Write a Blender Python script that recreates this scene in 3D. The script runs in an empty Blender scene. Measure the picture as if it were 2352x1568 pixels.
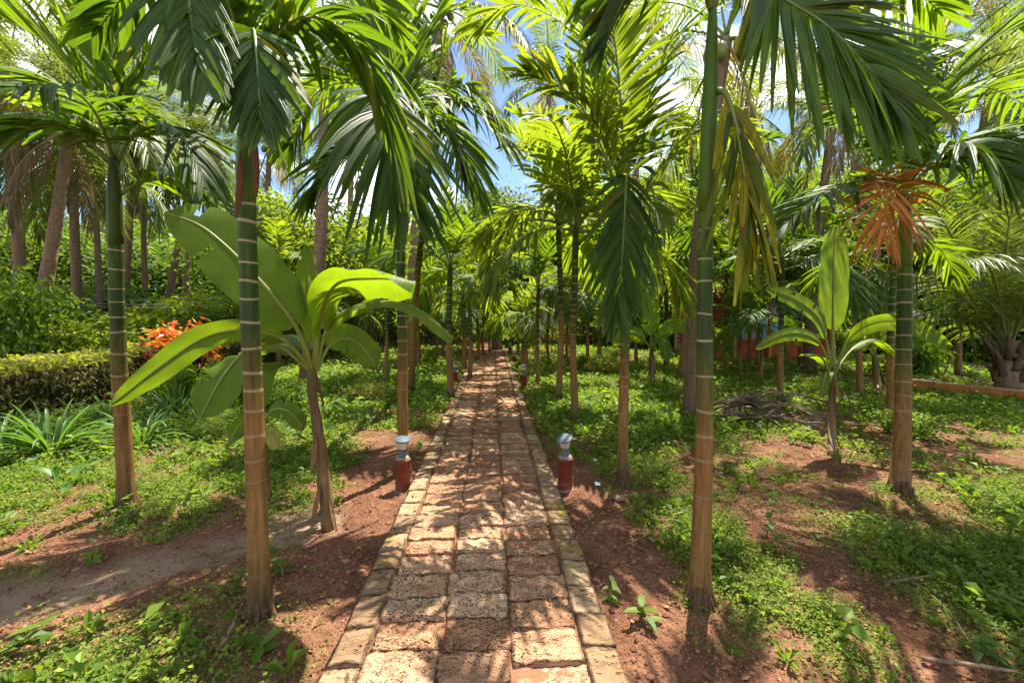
import bpy, math, random
import numpy as np
from mathutils import Vector

random.seed(7)
rng = np.random.default_rng(11)
S = bpy.context.scene
COL = S.collection
R = math.radians

# ------------------------------------------------------------------ camera
CAM_H = 1.6
TILT, YAW, SHIFT = R(3.0), R(2.63), -0.00708
cd = bpy.data.cameras.new('camera')
cd.lens = 15.0
cd.sensor_width = 36.0
cd.shift_y = SHIFT
cd.clip_start = 0.05
cd.clip_end = 1500
cam = bpy.data.objects.new('camera', cd)
cam.location = (0, 0, CAM_H)
cam.rotation_euler = (math.pi / 2 - TILT, 0, -YAW)
COL.objects.link(cam)
S.camera = cam

# ------------------------------------------------------------------ light
SUN_AZ, SUN_EL = 30.0, 66.0          # azimuth measured from +Y towards +X
EXPOSURE = 2.0
SKY_STRENGTH = 0.055
w = bpy.data.worlds.new('World')
S.world = w
w.use_nodes = True
nt = w.node_tree
bg = nt.nodes['Background']
sky = nt.nodes.new('ShaderNodeTexSky')
sky.sky_type = 'NISHITA'
sky.sun_disc = False
sky.sun_elevation = R(SUN_EL)
sky.sun_rotation = R(SUN_AZ)
sky.air_density = 1.0
sky.dust_density = 0.2
sky.ozone_density = 3.0
tc = nt.nodes.new('ShaderNodeTexCoord')
mp = nt.nodes.new('ShaderNodeMapping')
mp.inputs['Scale'].default_value = (1.6, 1.6, 4.5)
mp.inputs['Location'].default_value = (7.3, 5.2, 0.6)
cn = nt.nodes.new('ShaderNodeTexNoise')
cn.inputs['Scale'].default_value = 1.7
cn.inputs['Detail'].default_value = 8
cn.inputs['Roughness'].default_value = 0.55
cr = nt.nodes.new('ShaderNodeValToRGB')
cr.color_ramp.elements[0].position = 0.49
cr.color_ramp.elements[1].position = 0.66
mx = nt.nodes.new('ShaderNodeMix')
mx.data_type = 'RGBA'
mx.inputs['B'].default_value = (25.0, 25.0, 25.0, 1)
nt.links.new(tc.outputs['Generated'], mp.inputs['Vector'])
nt.links.new(mp.outputs['Vector'], cn.inputs['Vector'])
nt.links.new(cn.outputs['Fac'], cr.inputs['Fac'])
nt.links.new(cr.outputs['Color'], mx.inputs['Factor'])
nt.links.new(sky.outputs['Color'], mx.inputs['A'])
nt.links.new(mx.outputs['Result'], bg.inputs['Color'])
bg.inputs['Strength'].default_value = SKY_STRENGTH

sd = bpy.data.lights.new('sun', 'SUN')
sd.energy = 4.4
sd.angle = R(0.53)
sd.color = (1.0, 0.93, 0.80)
sun = bpy.data.objects.new('sun', sd)
sun.location = (8, 8, 20)
dirn = Vector((math.sin(R(SUN_AZ)) * math.cos(R(SUN_EL)), math.cos(R(SUN_AZ)) * math.cos(R(SUN_EL)), math.sin(R(SUN_EL))))
sun.rotation_euler = dirn.to_track_quat('Z', 'Y').to_euler()
COL.objects.link(sun)

S.view_settings.view_transform = 'Standard'
S.view_settings.look = 'None'
S.view_settings.gamma = 1.0
S.view_settings.exposure = EXPOSURE
S.view_settings.use_curve_mapping = False
S.cycles.max_bounces = 7
S.cycles.diffuse_bounces = 5
S.cycles.transmission_bounces = 5
S.cycles.glossy_bounces = 2
S.cycles.use_denoising = True
S.cycles.sample_clamp_indirect = 6.0

# ------------------------------------------------------------------ placing
_f, _sh = 980.0, SHIFT * 2352
_Rv = np.array([math.cos(YAW), -math.sin(YAW), 0.0])
_Fh = np.array([math.sin(YAW), math.cos(YAW), 0.0])
_Z = np.array([0, 0, 1.0])
_F = _Fh * math.cos(TILT) - _Z * math.sin(TILT)
_U = _Fh * math.sin(TILT) + _Z * math.cos(TILT)
CP = np.array([0, 0, CAM_H])


def ray(px, py):
    return _Rv * (px - 1176) + _U * (784 - py + _sh) + _F * _f


def at(px, py, Y):
    """survey helper: the point of the place seen in direction px,py at depth Y metres"""
    d = ray(px, py)
    return CP + d * (Y / d[1])


def gr(px, py, z=0.0):
    d = ray(px, py)
    return CP + d * ((z - CAM_H) / d[2])


def nrm(v):
    return v / (np.linalg.norm(v) + 1e-12)


# ------------------------------------------------------------------ mesh helpers
class Geo:
    def __init__(s):
        s.V, s.F4, s.F3, s.UV, s.M4, s.M3, s.n = [], [], [], [], [], [], 0

    def add(s, V, F, UV=None, mat=0):
        V = np.asarray(V, float).reshape(-1, 3)
        F = np.asarray(F, int)
        if len(V) == 0 or len(F) == 0:
            return s
        s.V.append(V)
        s.UV.append(np.zeros((len(V), 2)) if UV is None else np.asarray(UV, float))
        if F.shape[1] == 4:
            s.F4.append(F + s.n)
            s.M4.append(np.full(len(F), mat))
        else:
            s.F3.append(F + s.n)
            s.M3.append(np.full(len(F), mat))
        s.n += len(V)
        return s

    def mesh(s, name, mats, smooth=True):
        me = bpy.data.meshes.new(name)
        V = np.concatenate(s.V)
        UV = np.concatenate(s.UV)
        F4 = np.concatenate(s.F4) if s.F4 else np.zeros((0, 4), int)
        F3 = np.concatenate(s.F3) if s.F3 else np.zeros((0, 3), int)
        M = np.concatenate(s.M4 + s.M3)
        me.vertices.add(len(V))
        me.vertices.foreach_set('co', V.ravel().astype(np.float32))
        idx = np.concatenate([F4.ravel(), F3.ravel()]).astype(np.int32)
        me.loops.add(len(idx))
        me.loops.foreach_set('vertex_index', idx)
        nf = len(F4) + len(F3)
        me.polygons.add(nf)
        ls = np.concatenate([np.arange(len(F4)) * 4, len(F4) * 4 + np.arange(len(F3)) * 3]).astype(np.int32)
        me.polygons.foreach_set('loop_start', ls)
        me.polygons.foreach_set('material_index', M.astype(np.int32))
        uvl = me.uv_layers.new(name='UVMap')
        uvl.data.foreach_set('uv', UV[idx].ravel().astype(np.float32))
        for m in mats if isinstance(mats, (list, tuple)) else [mats]:
            me.materials.append(m)
        me.update(calc_edges=True)
        me.polygons.foreach_set('use_smooth', np.full(nf, smooth))
        return me

    def obj(s, name, mats, parent=None, smooth=True):
        return link(name, s.mesh(name, mats, smooth), parent)


def link(name, me, parent=None):
    o = bpy.data.objects.new(name, me)
    COL.objects.link(o)
    if parent is not None:
        o.parent = parent
    return o


def empty(name, loc, label, cat, group=None, rz=0):
    o = bpy.data.objects.new(name, None)
    o.empty_display_size = 0.2
    COL.objects.link(o)
    o.location = tuple(float(a) for a in loc)
    o.rotation_euler = (0, 0, rz)
    return tag(o, label, cat, group)


def tag(o, label=None, cat=None, group=None, kind=None):
    if label:
        o['label'] = label
    if cat:
        o['category'] = cat
    if group:
        o['group'] = group
    if kind:
        o['kind'] = kind
    return o


def smooth_path(P, n):
    """Catmull-Rom through the points"""
    P = np.asarray(P, float)
    if len(P) == 2:
        t = np.linspace(0, 1, n)[:, None]
        return P[0] * (1 - t) + P[1] * t
    Q = np.vstack([2 * P[0] - P[1], P, 2 * P[-1] - P[-2]])
    seg = len(P) - 1
    out = []
    for u in np.linspace(0, seg - 1e-6, n):
        i = int(u)
        t = u - i
        p0, p1, p2, p3 = Q[i], Q[i + 1], Q[i + 2], Q[i + 3]
        out.append(0.5 * (2 * p1 + (p2 - p0) * t + (2 * p0 - 5 * p1 + 4 * p2 - p3) * t * t + (3 * p1 - p0 - 3 * p2 + p3) * t ** 3))
    out = np.array(out)
    d = np.concatenate([[0], np.cumsum(np.linalg.norm(np.diff(out, axis=0), axis=1))])
    tt = np.linspace(0, d[-1], n)
    return np.stack([np.interp(tt, d, out[:, k]) for k in range(3)], 1)


def tube(P, rad, ns=8, cap=True, ref=None, jit=0.0):
    P = np.asarray(P, float)
    n = len(P)
    rad = np.broadcast_to(np.asarray(rad, float), (n,))
    T = np.gradient(P, axis=0)
    T /= np.linalg.norm(T, axis=1)[:, None] + 1e-12
    ref = np.array([0, 1.0, 0.05]) if ref is None else ref
    A = np.cross(T, ref)
    bad = np.linalg.norm(A, axis=1) < 0.15
    if bad.any():
        A[bad] = np.cross(T[bad], np.array([1.0, 0, 0]))
    A /= np.linalg.norm(A, axis=1)[:, None]
    B = np.cross(T, A)
    a = np.linspace(0, 2 * math.pi, ns, endpoint=False)
    V = P[:, None, :] + rad[:, None, None] * (np.cos(a)[None, :, None] * A[:, None, :] + np.sin(a)[None, :, None] * B[:, None, :])
    if jit:
        V = V + rng.normal(0, jit, V.shape)
    V = V.reshape(-1, 3)
    d = np.concatenate([[0], np.cumsum(np.linalg.norm(np.diff(P, axis=0), axis=1))])
    v = d / max(d[-1], 1e-9)
    UV = np.stack([np.tile(a / (2 * math.pi), n), np.repeat(v, ns)], 1)
    F = []
    i = np.arange(n - 1)[:, None] * ns
    j = np.arange(ns)[None, :]
    j2 = (j + 1) % ns
    F = np.stack([i + j, i + j2, i + ns + j2, i + ns + j], -1).reshape(-1, 4)
    if cap:
        c = len(V)
        V = np.vstack([V, P[-1] + T[-1] * rad[-1] * 0.3, P[0]])
        UV = np.vstack([UV, [0.5, 1], [0.5, 0]])
        top = np.array([[(n - 1) * ns + k, (n - 1) * ns + (k + 1) % ns, c, c] for k in range(ns)])
        bot = np.array([[(k + 1) % ns, k, c + 1, c + 1] for k in range(ns)])
        return V, F, UV, np.vstack([top[:, :3], bot[:, :3]])
    return V, F, UV, None


def add_tube(g, P, rad, ns=8, mat=0, cap=True, jit=0.0, ref=None):
    V, F, UV, C = tube(P, rad, ns, cap, ref, jit)
    n0 = g.n
    g.add(V, F, UV, mat)
    if C is not None:
        g.F3.append(C + n0)
        g.M3.append(np.full(len(C), mat))
    return g


BOXF = np.array([[0, 3, 2, 1], [4, 5, 6, 7], [0, 1, 5, 4], [1, 2, 6, 5], [2, 3, 7, 6], [3, 0, 4, 7]])


def add_box(g, x0, x1, y0, y1, z0, z1, mat=0):
    V = np.array([[x0, y0, z0], [x1, y0, z0], [x1, y1, z0], [x0, y1, z0], [x0, y0, z1], [x1, y0, z1], [x1, y1, z1], [x0, y1, z1]], float)
    return g.add(V, BOXF, None, mat)


def add_lathe(g, prof, ns=20, mat=0, c=(0, 0, 0), caps=True):
    """profile of (radius, z) from bottom to top"""
    n = len(prof)
    a = np.linspace(0, 2 * math.pi, ns, endpoint=False)
    V = np.array([[r * math.cos(t) + c[0], r * math.sin(t) + c[1], z + c[2]] for r, z in prof for t in a])
    i = np.arange(n - 1)[:, None] * ns
    j = np.arange(ns)[None, :]
    j2 = (j + 1) % ns
    F = np.stack([i + j, i + j2, i + ns + j2, i + ns + j], -1).reshape(-1, 4)
    return g.add(V, F, None, mat)


def hash2(ix, iy, s):
    h = np.sin(ix * 127.1 + iy * 311.7 + s * 74.7) * 43758.5453
    return h - np.floor(h)


def vnoise(x, y, s=0):
    ix, iy = np.floor(x), np.floor(y)
    fx, fy = x - ix, y - iy
    fx, fy = fx * fx * (3 - 2 * fx), fy * fy * (3 - 2 * fy)
    a, b, c, d = hash2(ix, iy, s), hash2(ix + 1, iy, s), hash2(ix, iy + 1, s), hash2(ix + 1, iy + 1, s)
    return (a * (1 - fx) + b * fx) * (1 - fy) + (c * (1 - fx) + d * fx) * fy


def fbm(x, y, s=0, o=4):
    r, a, t = 0, 0.5, 0
    for k in range(o):
        r = r + a * vnoise(x * 2 ** k, y * 2 ** k, s + k)
        t += a
        a *= 0.5
    return r / t


# ------------------------------------------------------------------ materials
def newmat(name):
    m = bpy.data.materials.new(name)
    m.use_nodes = True
    n = m.node_tree
    for x in list(n.nodes):
        if x.type != 'OUTPUT_MATERIAL':
            n.nodes.remove(x)
    out = [x for x in n.nodes if x.type == 'OUTPUT_MATERIAL'][0]
    return m, n, out


def nd(n, t, **kw):
    x = n.nodes.new(t)
    for k, v in kw.items():
        if k in x.inputs.keys():
            x.inputs[k].default_value = v
        else:
            setattr(x, k, v)
    return x


def ramp(n, fac, stops):
    r = n.nodes.new('ShaderNodeValToRGB')
    e = r.color_ramp.elements
    while len(e) < len(stops):
        e.new(0.5)
    for k, (p, c) in enumerate(stops):
        e[k].position = p
        e[k].color = tuple(c) + (1,) if len(c) == 3 else c
    n.links.new(fac, r.inputs['Fac'])
    return r


def mth(n, op, a, b=None, clamp=False):
    m = n.nodes.new('ShaderNodeMath')
    m.operation = op
    m.use_clamp = clamp
    for k, v in enumerate((a, b)):
        if v is None:
            continue
        if isinstance(v, (int, float)):
            m.inputs[k].default_value = v
        else:
            n.links.new(v, m.inputs[k])
    return m.outputs[0]


def mixc(n, fac, a, b, blend='MIX'):
    m = n.nodes.new('ShaderNodeMix')
    m.data_type = 'RGBA'
    m.blend_type = blend
    for k, v in (('Factor', fac), ('A', a), ('B', b)):
        if isinstance(v, (int, float)):
            m.inputs[k].default_value = v
        elif isinstance(v, tuple):
            m.inputs[k].default_value = v if len(v) == 4 else v + (1,)
        else:
            n.links.new(v, m.inputs[k])
    return m.outputs['Result']


def leaf_mat(name, cols, trans, tfac=0.45, rough=0.38, spec=0.5, ribs=0, tip=None, tip_at=0.8, val=0.35, spots=0.0, edge=False):
    """cols: 3 base colours picked per leaf; trans: colour of light shining through"""
    m, n, out = newmat(name)
    oi = nd(n, 'ShaderNodeObjectInfo')
    ge = nd(n, 'ShaderNodeNewGeometry')
    uv = nd(n, 'ShaderNodeUVMap')
    sp = nd(n, 'ShaderNodeSeparateXYZ')
    n.links.new(uv.outputs[0], sp.inputs[0])
    r = mth(n, 'FRACT', mth(n, 'ADD', oi.outputs['Random'], ge.outputs['Random Per Island']))
    base = ramp(n, r, [(0.0, cols[0]), (0.5, cols[1]), (1.0, cols[2])]).outputs['Color']
    tr = mixc(n, 0.75, base, tuple(trans))
    r2 = mth(n, 'FRACT', mth(n, 'MULTIPLY', r, 7.31))
    k = mth(n, 'ADD', mth(n, 'MULTIPLY', r2, val), 1 - val / 2)
    no = nd(n, 'ShaderNodeTexNoise', Scale=9.0, Detail=3.0)
    n.links.new(ge.outputs['Position'], no.inputs['Vector'])
    k = mth(n, 'MULTIPLY', k, mth(n, 'ADD', mth(n, 'MULTIPLY', no.outputs['Fac'], 0.7), 0.65))
    if ribs:
        wv = mth(n, 'SINE', mth(n, 'MULTIPLY', sp.outputs['X'], ribs * 6.2832))
        k = mth(n, 'MULTIPLY', k, mth(n, 'ADD', mth(n, 'MULTIPLY', wv, 0.16), 0.9))
    kc = nd(n, 'ShaderNodeCombineColor')
    for s in range(3):
        n.links.new(k, kc.inputs[s])
    base = mixc(n, 1.0, base, kc.outputs[0], 'MULTIPLY')
    tr = mixc(n, 1.0, tr, kc.outputs[0], 'MULTIPLY')
    if tip is not None:
        e0 = mth(n, 'MAXIMUM', sp.outputs['Y'], sp.outputs['X']) if edge else sp.outputs['Y']
        e = mth(n, 'ADD', e0, mth(n, 'MULTIPLY', mth(n, 'SUBTRACT', no.outputs['Fac'], 0.5), 0.9))
        e = mth(n, 'ADD', e, mth(n, 'MULTIPLY', mth(n, 'SUBTRACT', r2, 0.5), 0.3))
        f = mth(n, 'MULTIPLY', mth(n, 'SUBTRACT', e, tip_at), 5.0, True)
        base = mixc(n, f, base, tuple(tip))
        tr = mixc(n, f, tr, tuple(tip))
    if spots:
        vo = nd(n, 'ShaderNodeTexVoronoi', Scale=38.0)
        n.links.new(ge.outputs['Position'], vo.inputs['Vector'])
        s_ = mth(n, 'LESS_THAN', vo.outputs['Distance'], spots)
        base = mixc(n, s_, base, (0.10, 0.045, 0.015))
        tr = mixc(n, s_, tr, (0.12, 0.05, 0.01))
    pb = nd(n, 'ShaderNodeBsdfPrincipled', Roughness=rough)
    pb.inputs['Specular IOR Level'].default_value = spec
    n.links.new(base, pb.inputs['Base Color'])
    if ribs:
        bp = nd(n, 'ShaderNodeBump', Strength=0.35, Distance=0.004)
        n.links.new(wv, bp.inputs['Height'])
        n.links.new(bp.outputs[0], pb.inputs['Normal'])
    tl = nd(n, 'ShaderNodeBsdfTranslucent')
    n.links.new(tr, tl.inputs['Color'])
    ms = nd(n, 'ShaderNodeMixShader', Fac=tfac)
    n.links.new(pb.outputs[0], ms.inputs[1])
    n.links.new(tl.outputs[0], ms.inputs[2])
    n.links.new(ms.outputs[0], out.inputs['Surface'])
    return m


def solid_mat(name, c1, c2, scale=12, rough=0.7, bump=0.2, spec=0.4, stretch=(1, 1, 1), dist=0.01, obj_coord=False):
    m, n, out = newmat(name)
    ge = nd(n, 'ShaderNodeNewGeometry')
    mp = nd(n, 'ShaderNodeMapping')
    mp.inputs['Scale'].default_value = stretch
    n.links.new(ge.outputs['Position'], mp.inputs['Vector'])
    no = nd(n, 'ShaderNodeTexNoise', Scale=scale, Detail=6.0, Roughness=0.6)
    n.links.new(mp.outputs[0], no.inputs['Vector'])
    c = ramp(n, no.outputs['Fac'], [(0.3, c1), (0.7, c2)]).outputs['Color']
    pb = nd(n, 'ShaderNodeBsdfPrincipled', Roughness=rough)
    pb.inputs['Specular IOR Level'].default_value = spec
    n.links.new(c, pb.inputs['Base Color'])
    if bump:
        bp = nd(n, 'ShaderNodeBump', Strength=bump, Distance=dist)
        n.links.new(no.outputs['Fac'], bp.inputs['Height'])
        n.links.new(bp.outputs[0], pb.inputs['Normal'])
    n.links.new(pb.outputs[0], out.inputs['Surface'])
    return m


def trunk_mat(name, stops, ringc=None, rough=0.5, spec=0.4):
    m, n, out = newmat(name)
    ge = nd(n, 'ShaderNodeNewGeometry')
    oi = nd(n, 'ShaderNodeObjectInfo')
    uv = nd(n, 'ShaderNodeUVMap')
    sp = nd(n, 'ShaderNodeSeparateXYZ')
    n.links.new(uv.outputs[0], sp.inputs[0])
    mp = nd(n, 'ShaderNodeMapping')
    mp.inputs['Scale'].default_value = (30, 30, 2.2)
    n.links.new(ge.outputs['Position'], mp.inputs['Vector'])
    no = nd(n, 'ShaderNodeTexNoise', Scale=1.6, Detail=6.0, Roughness=0.65)
    n.links.new(mp.outputs[0], no.inputs['Vector'])
    nb = nd(n, 'ShaderNodeTexNoise', Scale=6.0, Detail=4.0)
    n.links.new(ge.outputs['Position'], nb.inputs['Vector'])
    v = mth(n, 'ADD', sp.outputs['Y'], mth(n, 'MULTIPLY', mth(n, 'SUBTRACT', nb.outputs['Fac'], 0.5), 0.22))
    v = mth(n, 'ADD', v, mth(n, 'MULTIPLY', mth(n, 'SUBTRACT', oi.outputs['Random'], 0.5), 0.10))
    base = ramp(n, v, stops).outputs['Color']
    k = ramp(n, no.outputs['Fac'], [(0.28, (0.42, 0.40, 0.38)), (0.72, (1.45, 1.45, 1.45))]).outputs['Color']
    base = mixc(n, 1.0, base, k, 'MULTIPLY')
    # lichen blotches
    l2 = nd(n, 'ShaderNodeTexNoise', Scale=14.0, Detail=6.0, Roughness=0.7)
    n.links.new(ge.outputs['Position'], l2.inputs['Vector'])
    lf = mth(n, 'MULTIPLY', mth(n, 'SUBTRACT', l2.outputs['Fac'], 0.62), 4.0, True)
    base = mixc(n, mth(n, 'MULTIPLY', lf, 0.3), base, (0.22, 0.17, 0.09))
    if ringc is not None:
        base = mixc(n, 0.8, base, ramp(n, v, ringc).outputs['Color'])
    pb = nd(n, 'ShaderNodeBsdfPrincipled', Roughness=rough)
    pb.inputs['Specular IOR Level'].default_value = spec
    n.links.new(base, pb.inputs['Base Color'])
    bp = nd(n, 'ShaderNodeBump', Strength=0.45, Distance=0.006)
    n.links.new(no.outputs['Fac'], bp.inputs['Height'])
    n.links.new(bp.outputs[0], pb.inputs['Normal'])
    n.links.new(pb.outputs[0], out.inputs['Surface'])
    return m


ARECA_STOPS = [(0.0, (0.070, 0.046, 0.022)), (0.14, (0.185, 0.098, 0.030)), (0.42, (0.180, 0.088, 0.024)), (0.56, (0.080, 0.066, 0.012)), (0.68, (0.024, 0.042, 0.006)), (0.9, (0.034, 0.065, 0.007)), (1.0, (0.052, 0.100, 0.009))]
RING_STOPS = [(0.0, (0.10, 0.070, 0.040)), (0.4, (0.22, 0.135, 0.065)), (0.60, (0.28, 0.19, 0.095)), (1.0, (0.33, 0.25, 0.14))]
M_TRUNK = trunk_mat('areca_bark', ARECA_STOPS, None, .6, .2)
M_RING = trunk_mat('areca_leaf_scar', ARECA_STOPS, RING_STOPS, 0.7)
M_COCO = trunk_mat('coconut_bark', [(0.0, (0.11, 0.072, 0.048)), (0.5, (0.22, 0.14, 0.09)), (1.0, (0.20, 0.14, 0.09))], None, 0.85, 0.2)
M_COCOR = trunk_mat('coconut_scar', [(0.0, (0.10, 0.07, 0.05)), (1.0, (0.19, 0.13, 0.09))], None, 0.9, 0.1)
M_SHEATH = solid_mat('banana_dry_sheath', (0.09, 0.045, 0.02), (0.24, 0.14, 0.065), 12, 0.85, 0.4, 0.1, (3, 3, .5))
M_ROOT = solid_mat('palm_roots', (0.045, 0.026, 0.015), (0.13, 0.075, 0.04), 40, 0.95, 0.4, 0.1)
M_BANSTEM = trunk_mat('banana_stem', [(0.0, (0.17, 0.105, 0.045)), (0.45, (0.13, 0.070, 0.028)), (0.8, (0.095, 0.060, 0.018)), (1.0, (0.12, 0.16, 0.025))], None, 0.6, 0.3)
M_BARK = solid_mat('tree_bark', (0.05, 0.035, 0.022), (0.15, 0.105, 0.07), 10, 0.9, 0.6, 0.1, (1, 1, 0.25), 0.02)
M_SHAFT = solid_mat('crown_shaft_green', (0.050, 0.095, 0.008), (0.085, 0.14, 0.012), 5, 0.5, 0.05, 0.2, (1, 1, 0.2))
M_SHAFTD = solid_mat('crown_shaft_dark', (0.022, 0.036, 0.005), (0.040, 0.066, 0.008), 5, 0.5, 0.05, 0.2, (1, 1, 0.2))
M_RACHIS = solid_mat('frond_rib', (0.08, 0.12, 0.02), (0.17, 0.20, 0.04), 6, 0.45, 0.05, 0.4)
M_RACHY = solid_mat('frond_rib_dry', (0.30, 0.16, 0.05), (0.40, 0.24, 0.09), 6, 0.6, 0.1, 0.3)
M_SPATHE = solid_mat('dry_sheath', (0.045, 0.014, 0.007), (0.12, 0.045, 0.02), 9, 0.7, 0.3, 0.2, (3, 3, 0.4))

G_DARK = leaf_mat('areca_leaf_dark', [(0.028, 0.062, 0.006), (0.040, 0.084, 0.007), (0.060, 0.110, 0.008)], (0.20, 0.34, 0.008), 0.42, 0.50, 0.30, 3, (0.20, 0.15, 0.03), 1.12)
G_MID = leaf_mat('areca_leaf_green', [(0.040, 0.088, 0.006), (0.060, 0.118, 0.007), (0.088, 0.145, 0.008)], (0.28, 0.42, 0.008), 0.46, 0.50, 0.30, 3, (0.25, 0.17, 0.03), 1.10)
G_LIT = leaf_mat('areca_leaf_sunlit', [(0.055, 0.125, 0.010), (0.090, 0.160, 0.012), (0.15, 0.19, 0.015)], (0.36, 0.46, 0.012), 0.5, 0.52, 0.28, 3, (0.35, 0.22, 0.02), 1.05)  # sunlit fronds: sunshine put into a brighter, yellower copy of the leaf colour
G_YEL = leaf_mat('areca_leaf_yellowing', [(0.035, 0.085, 0.010), (0.09, 0.13, 0.012), (0.30, 0.24, 0.015)], (0.40, 0.40, 0.012), 0.48, 0.55, 0.25, 3, (0.20, 0.07, 0.02), 1.0, 0.4, 0.10)
G_DEAD = leaf_mat('areca_leaf_dead', [(0.55, 0.18, 0.03), (0.62, 0.25, 0.06), (0.48, 0.22, 0.09)], (0.70, 0.26, 0.04), 0.38, 0.6, 0.2, 3, (0.30, 0.13, 0.06), 0.9, 0.4)
G_GREY = leaf_mat('frond_dry_grey', [(0.16, 0.13, 0.10), (0.24, 0.19, 0.14), (0.10, 0.075, 0.05)], (0.2, 0.15, 0.09), 0.15, 0.8, 0.1, 2)
G_COCO = leaf_mat('coconut_leaf', [(0.035, 0.075, 0.014), (0.060, 0.105, 0.018), (0.10, 0.13, 0.022)], (0.26, 0.33, 0.02), 0.42, 0.42, 0.40, 0, (0.24, 0.17, 0.05), 1.0)
G_COCOY = leaf_mat('coconut_leaf_yellow', [(0.11, 0.11, 0.02), (0.22, 0.17, 0.025), (0.30, 0.19, 0.03)], (0.42, 0.31, 0.02), 0.42, 0.5, 0.3, 0, (0.20, 0.12, 0.06), 0.85)
G_COCOD = leaf_mat('coconut_leaf_dry', [(0.17, 0.13, 0.075), (0.25, 0.18, 0.10), (0.12, 0.09, 0.05)], (0.28, 0.20, 0.08), 0.25, 0.6, 0.3)
G_BAN = leaf_mat('banana_leaf', [(0.070, 0.130, 0.006), (0.082, 0.150, 0.007), (0.10, 0.165, 0.008)], (0.25, 0.36, 0.006), 0.52, 0.48, 0.30, 0, (0.24, 0.15, 0.04), 1.12, 0.15, 0, True)
G_BANR = solid_mat('banana_midrib', (0.13, 0.17, 0.025), (0.21, 0.21, 0.045), 6, 0.45, 0.05, 0.4)
G_STRAP = leaf_mat('strap_leaf', [(0.03, 0.095, 0.018), (0.05, 0.13, 0.022), (0.09, 0.17, 0.025)], (0.20, 0.36, 0.02), 0.35, 0.45, 0.35)
G_WEED = leaf_mat('weed_leaf', [(0.070, 0.125, 0.016), (0.125, 0.185, 0.020), (0.22, 0.25, 0.04)], (0.26, 0.40, 0.02), 0.42, 0.6, 0.2, 0, None, 1, 0.5)
G_GRASS = leaf_mat('grass_blade', [(0.06, 0.14, 0.018), (0.11, 0.19, 0.022), (0.20, 0.24, 0.05)], (0.28, 0.38, 0.02), 0.42, 0.6, 0.2, 0, None, 1, 0.5)
G_LITTER = leaf_mat('fallen_leaf', [(0.10, 0.055, 0.03), (0.22, 0.12, 0.06), (0.32, 0.20, 0.09)], (0.2, 0.1, 0.03), 0.1, 0.8, 0.1)
G_TREE_Y = leaf_mat('tree_leaf_light', [(0.070, 0.150, 0.016), (0.115, 0.19, 0.018), (0.18, 0.23, 0.022)], (0.34, 0.43, 0.016), 0.48, 0.55, 0.25, 0, None, 1, 0.5)
G_TREE_M = leaf_mat('tree_leaf_mid', [(0.045, 0.10, 0.012), (0.075, 0.14, 0.014), (0.12, 0.18, 0.018)], (0.28, 0.40, 0.012), 0.46, 0.52, 0.28, 0, None, 1, 0.5)
G_TREE_D = leaf_mat('tree_leaf_dark', [(0.030, 0.070, 0.012), (0.045, 0.095, 0.014), (0.075, 0.125, 0.018)], (0.18, 0.29, 0.016), 0.4, 0.48, 0.32, 0, None, 1, 0.5)
G_TREE_B = leaf_mat('tree_leaf_bronze', [(0.06, 0.07, 0.02), (0.12, 0.10, 0.03), (0.20, 0.12, 0.04)], (0.25, 0.20, 0.04), 0.35, 0.45, 0.4, 0, None, 1, 0.5)
G_HEDGE = leaf_mat('hedge_leaf', [(0.05, 0.042, 0.014), (0.085, 0.075, 0.020), (0.12, 0.13, 0.025)], (0.22, 0.22, 0.03), 0.3, 0.5, 0.4, 0, None, 1, 0.6)
G_HEDGET = leaf_mat('yellow_and_lit_top_leaf', [(0.10, 0.125, 0.018), (0.15, 0.16, 0.02), (0.22, 0.20, 0.03)], (0.42, 0.45, 0.02), 0.45, 0.5, 0.4, 0, None, 1, 0.4)  # sunlit hedge top put into the colour; also plain yellow leaves elsewhere
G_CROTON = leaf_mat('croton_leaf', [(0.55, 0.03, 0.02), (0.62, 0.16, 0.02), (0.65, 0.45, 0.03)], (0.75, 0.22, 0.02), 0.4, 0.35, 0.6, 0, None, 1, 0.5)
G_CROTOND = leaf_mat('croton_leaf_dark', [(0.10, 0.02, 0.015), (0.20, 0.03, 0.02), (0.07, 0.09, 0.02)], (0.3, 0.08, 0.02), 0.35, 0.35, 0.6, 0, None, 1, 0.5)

# ---- ground material
m, n, out = newmat('laterite_soil')
ge = nd(n, 'ShaderNodeNewGeometry')
atv = nd(n, 'ShaderNodeAttribute', attribute_name='veg')
att = nd(n, 'ShaderNodeAttribute', attribute_name='mud')
n1 = nd(n, 'ShaderNodeTexNoise', Scale=3.0, Detail=9.0, Roughness=0.65)
n2 = nd(n, 'ShaderNodeTexNoise', Scale=60.0, Detail=4.0, Roughness=0.7)
vo = nd(n, 'ShaderNodeTexVoronoi', Scale=75.0)
vo2 = nd(n, 'ShaderNodeTexVoronoi', Scale=32.0)
for x in (n1, n2, vo, vo2):
    n.links.new(ge.outputs['Position'], x.inputs['Vector'])
soil = ramp(n, n1.outputs['Fac'], [(0.3, (0.085, 0.037, 0.021)), (0.52, (0.165, 0.075, 0.042)), (0.74, (0.28, 0.145, 0.085))]).outputs['Color']
peb = ramp(n, vo.outputs['Color'], [(0.0, (0.45, 0.45, 0.45)), (0.6, (1.0, 1.0, 1.0)), (1.0, (1.5, 1.4, 1.3))]).outputs['Color']
soil = mixc(n, 0.75, soil, peb, 'MULTIPLY')
mudc = ramp(n, n1.outputs['Fac'], [(0.3, (0.15, 0.096, 0.062)), (0.7, (0.26, 0.175, 0.118))]).outputs['Color']
soil = mixc(n, att.outputs['Fac'], soil, mudc)
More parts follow.
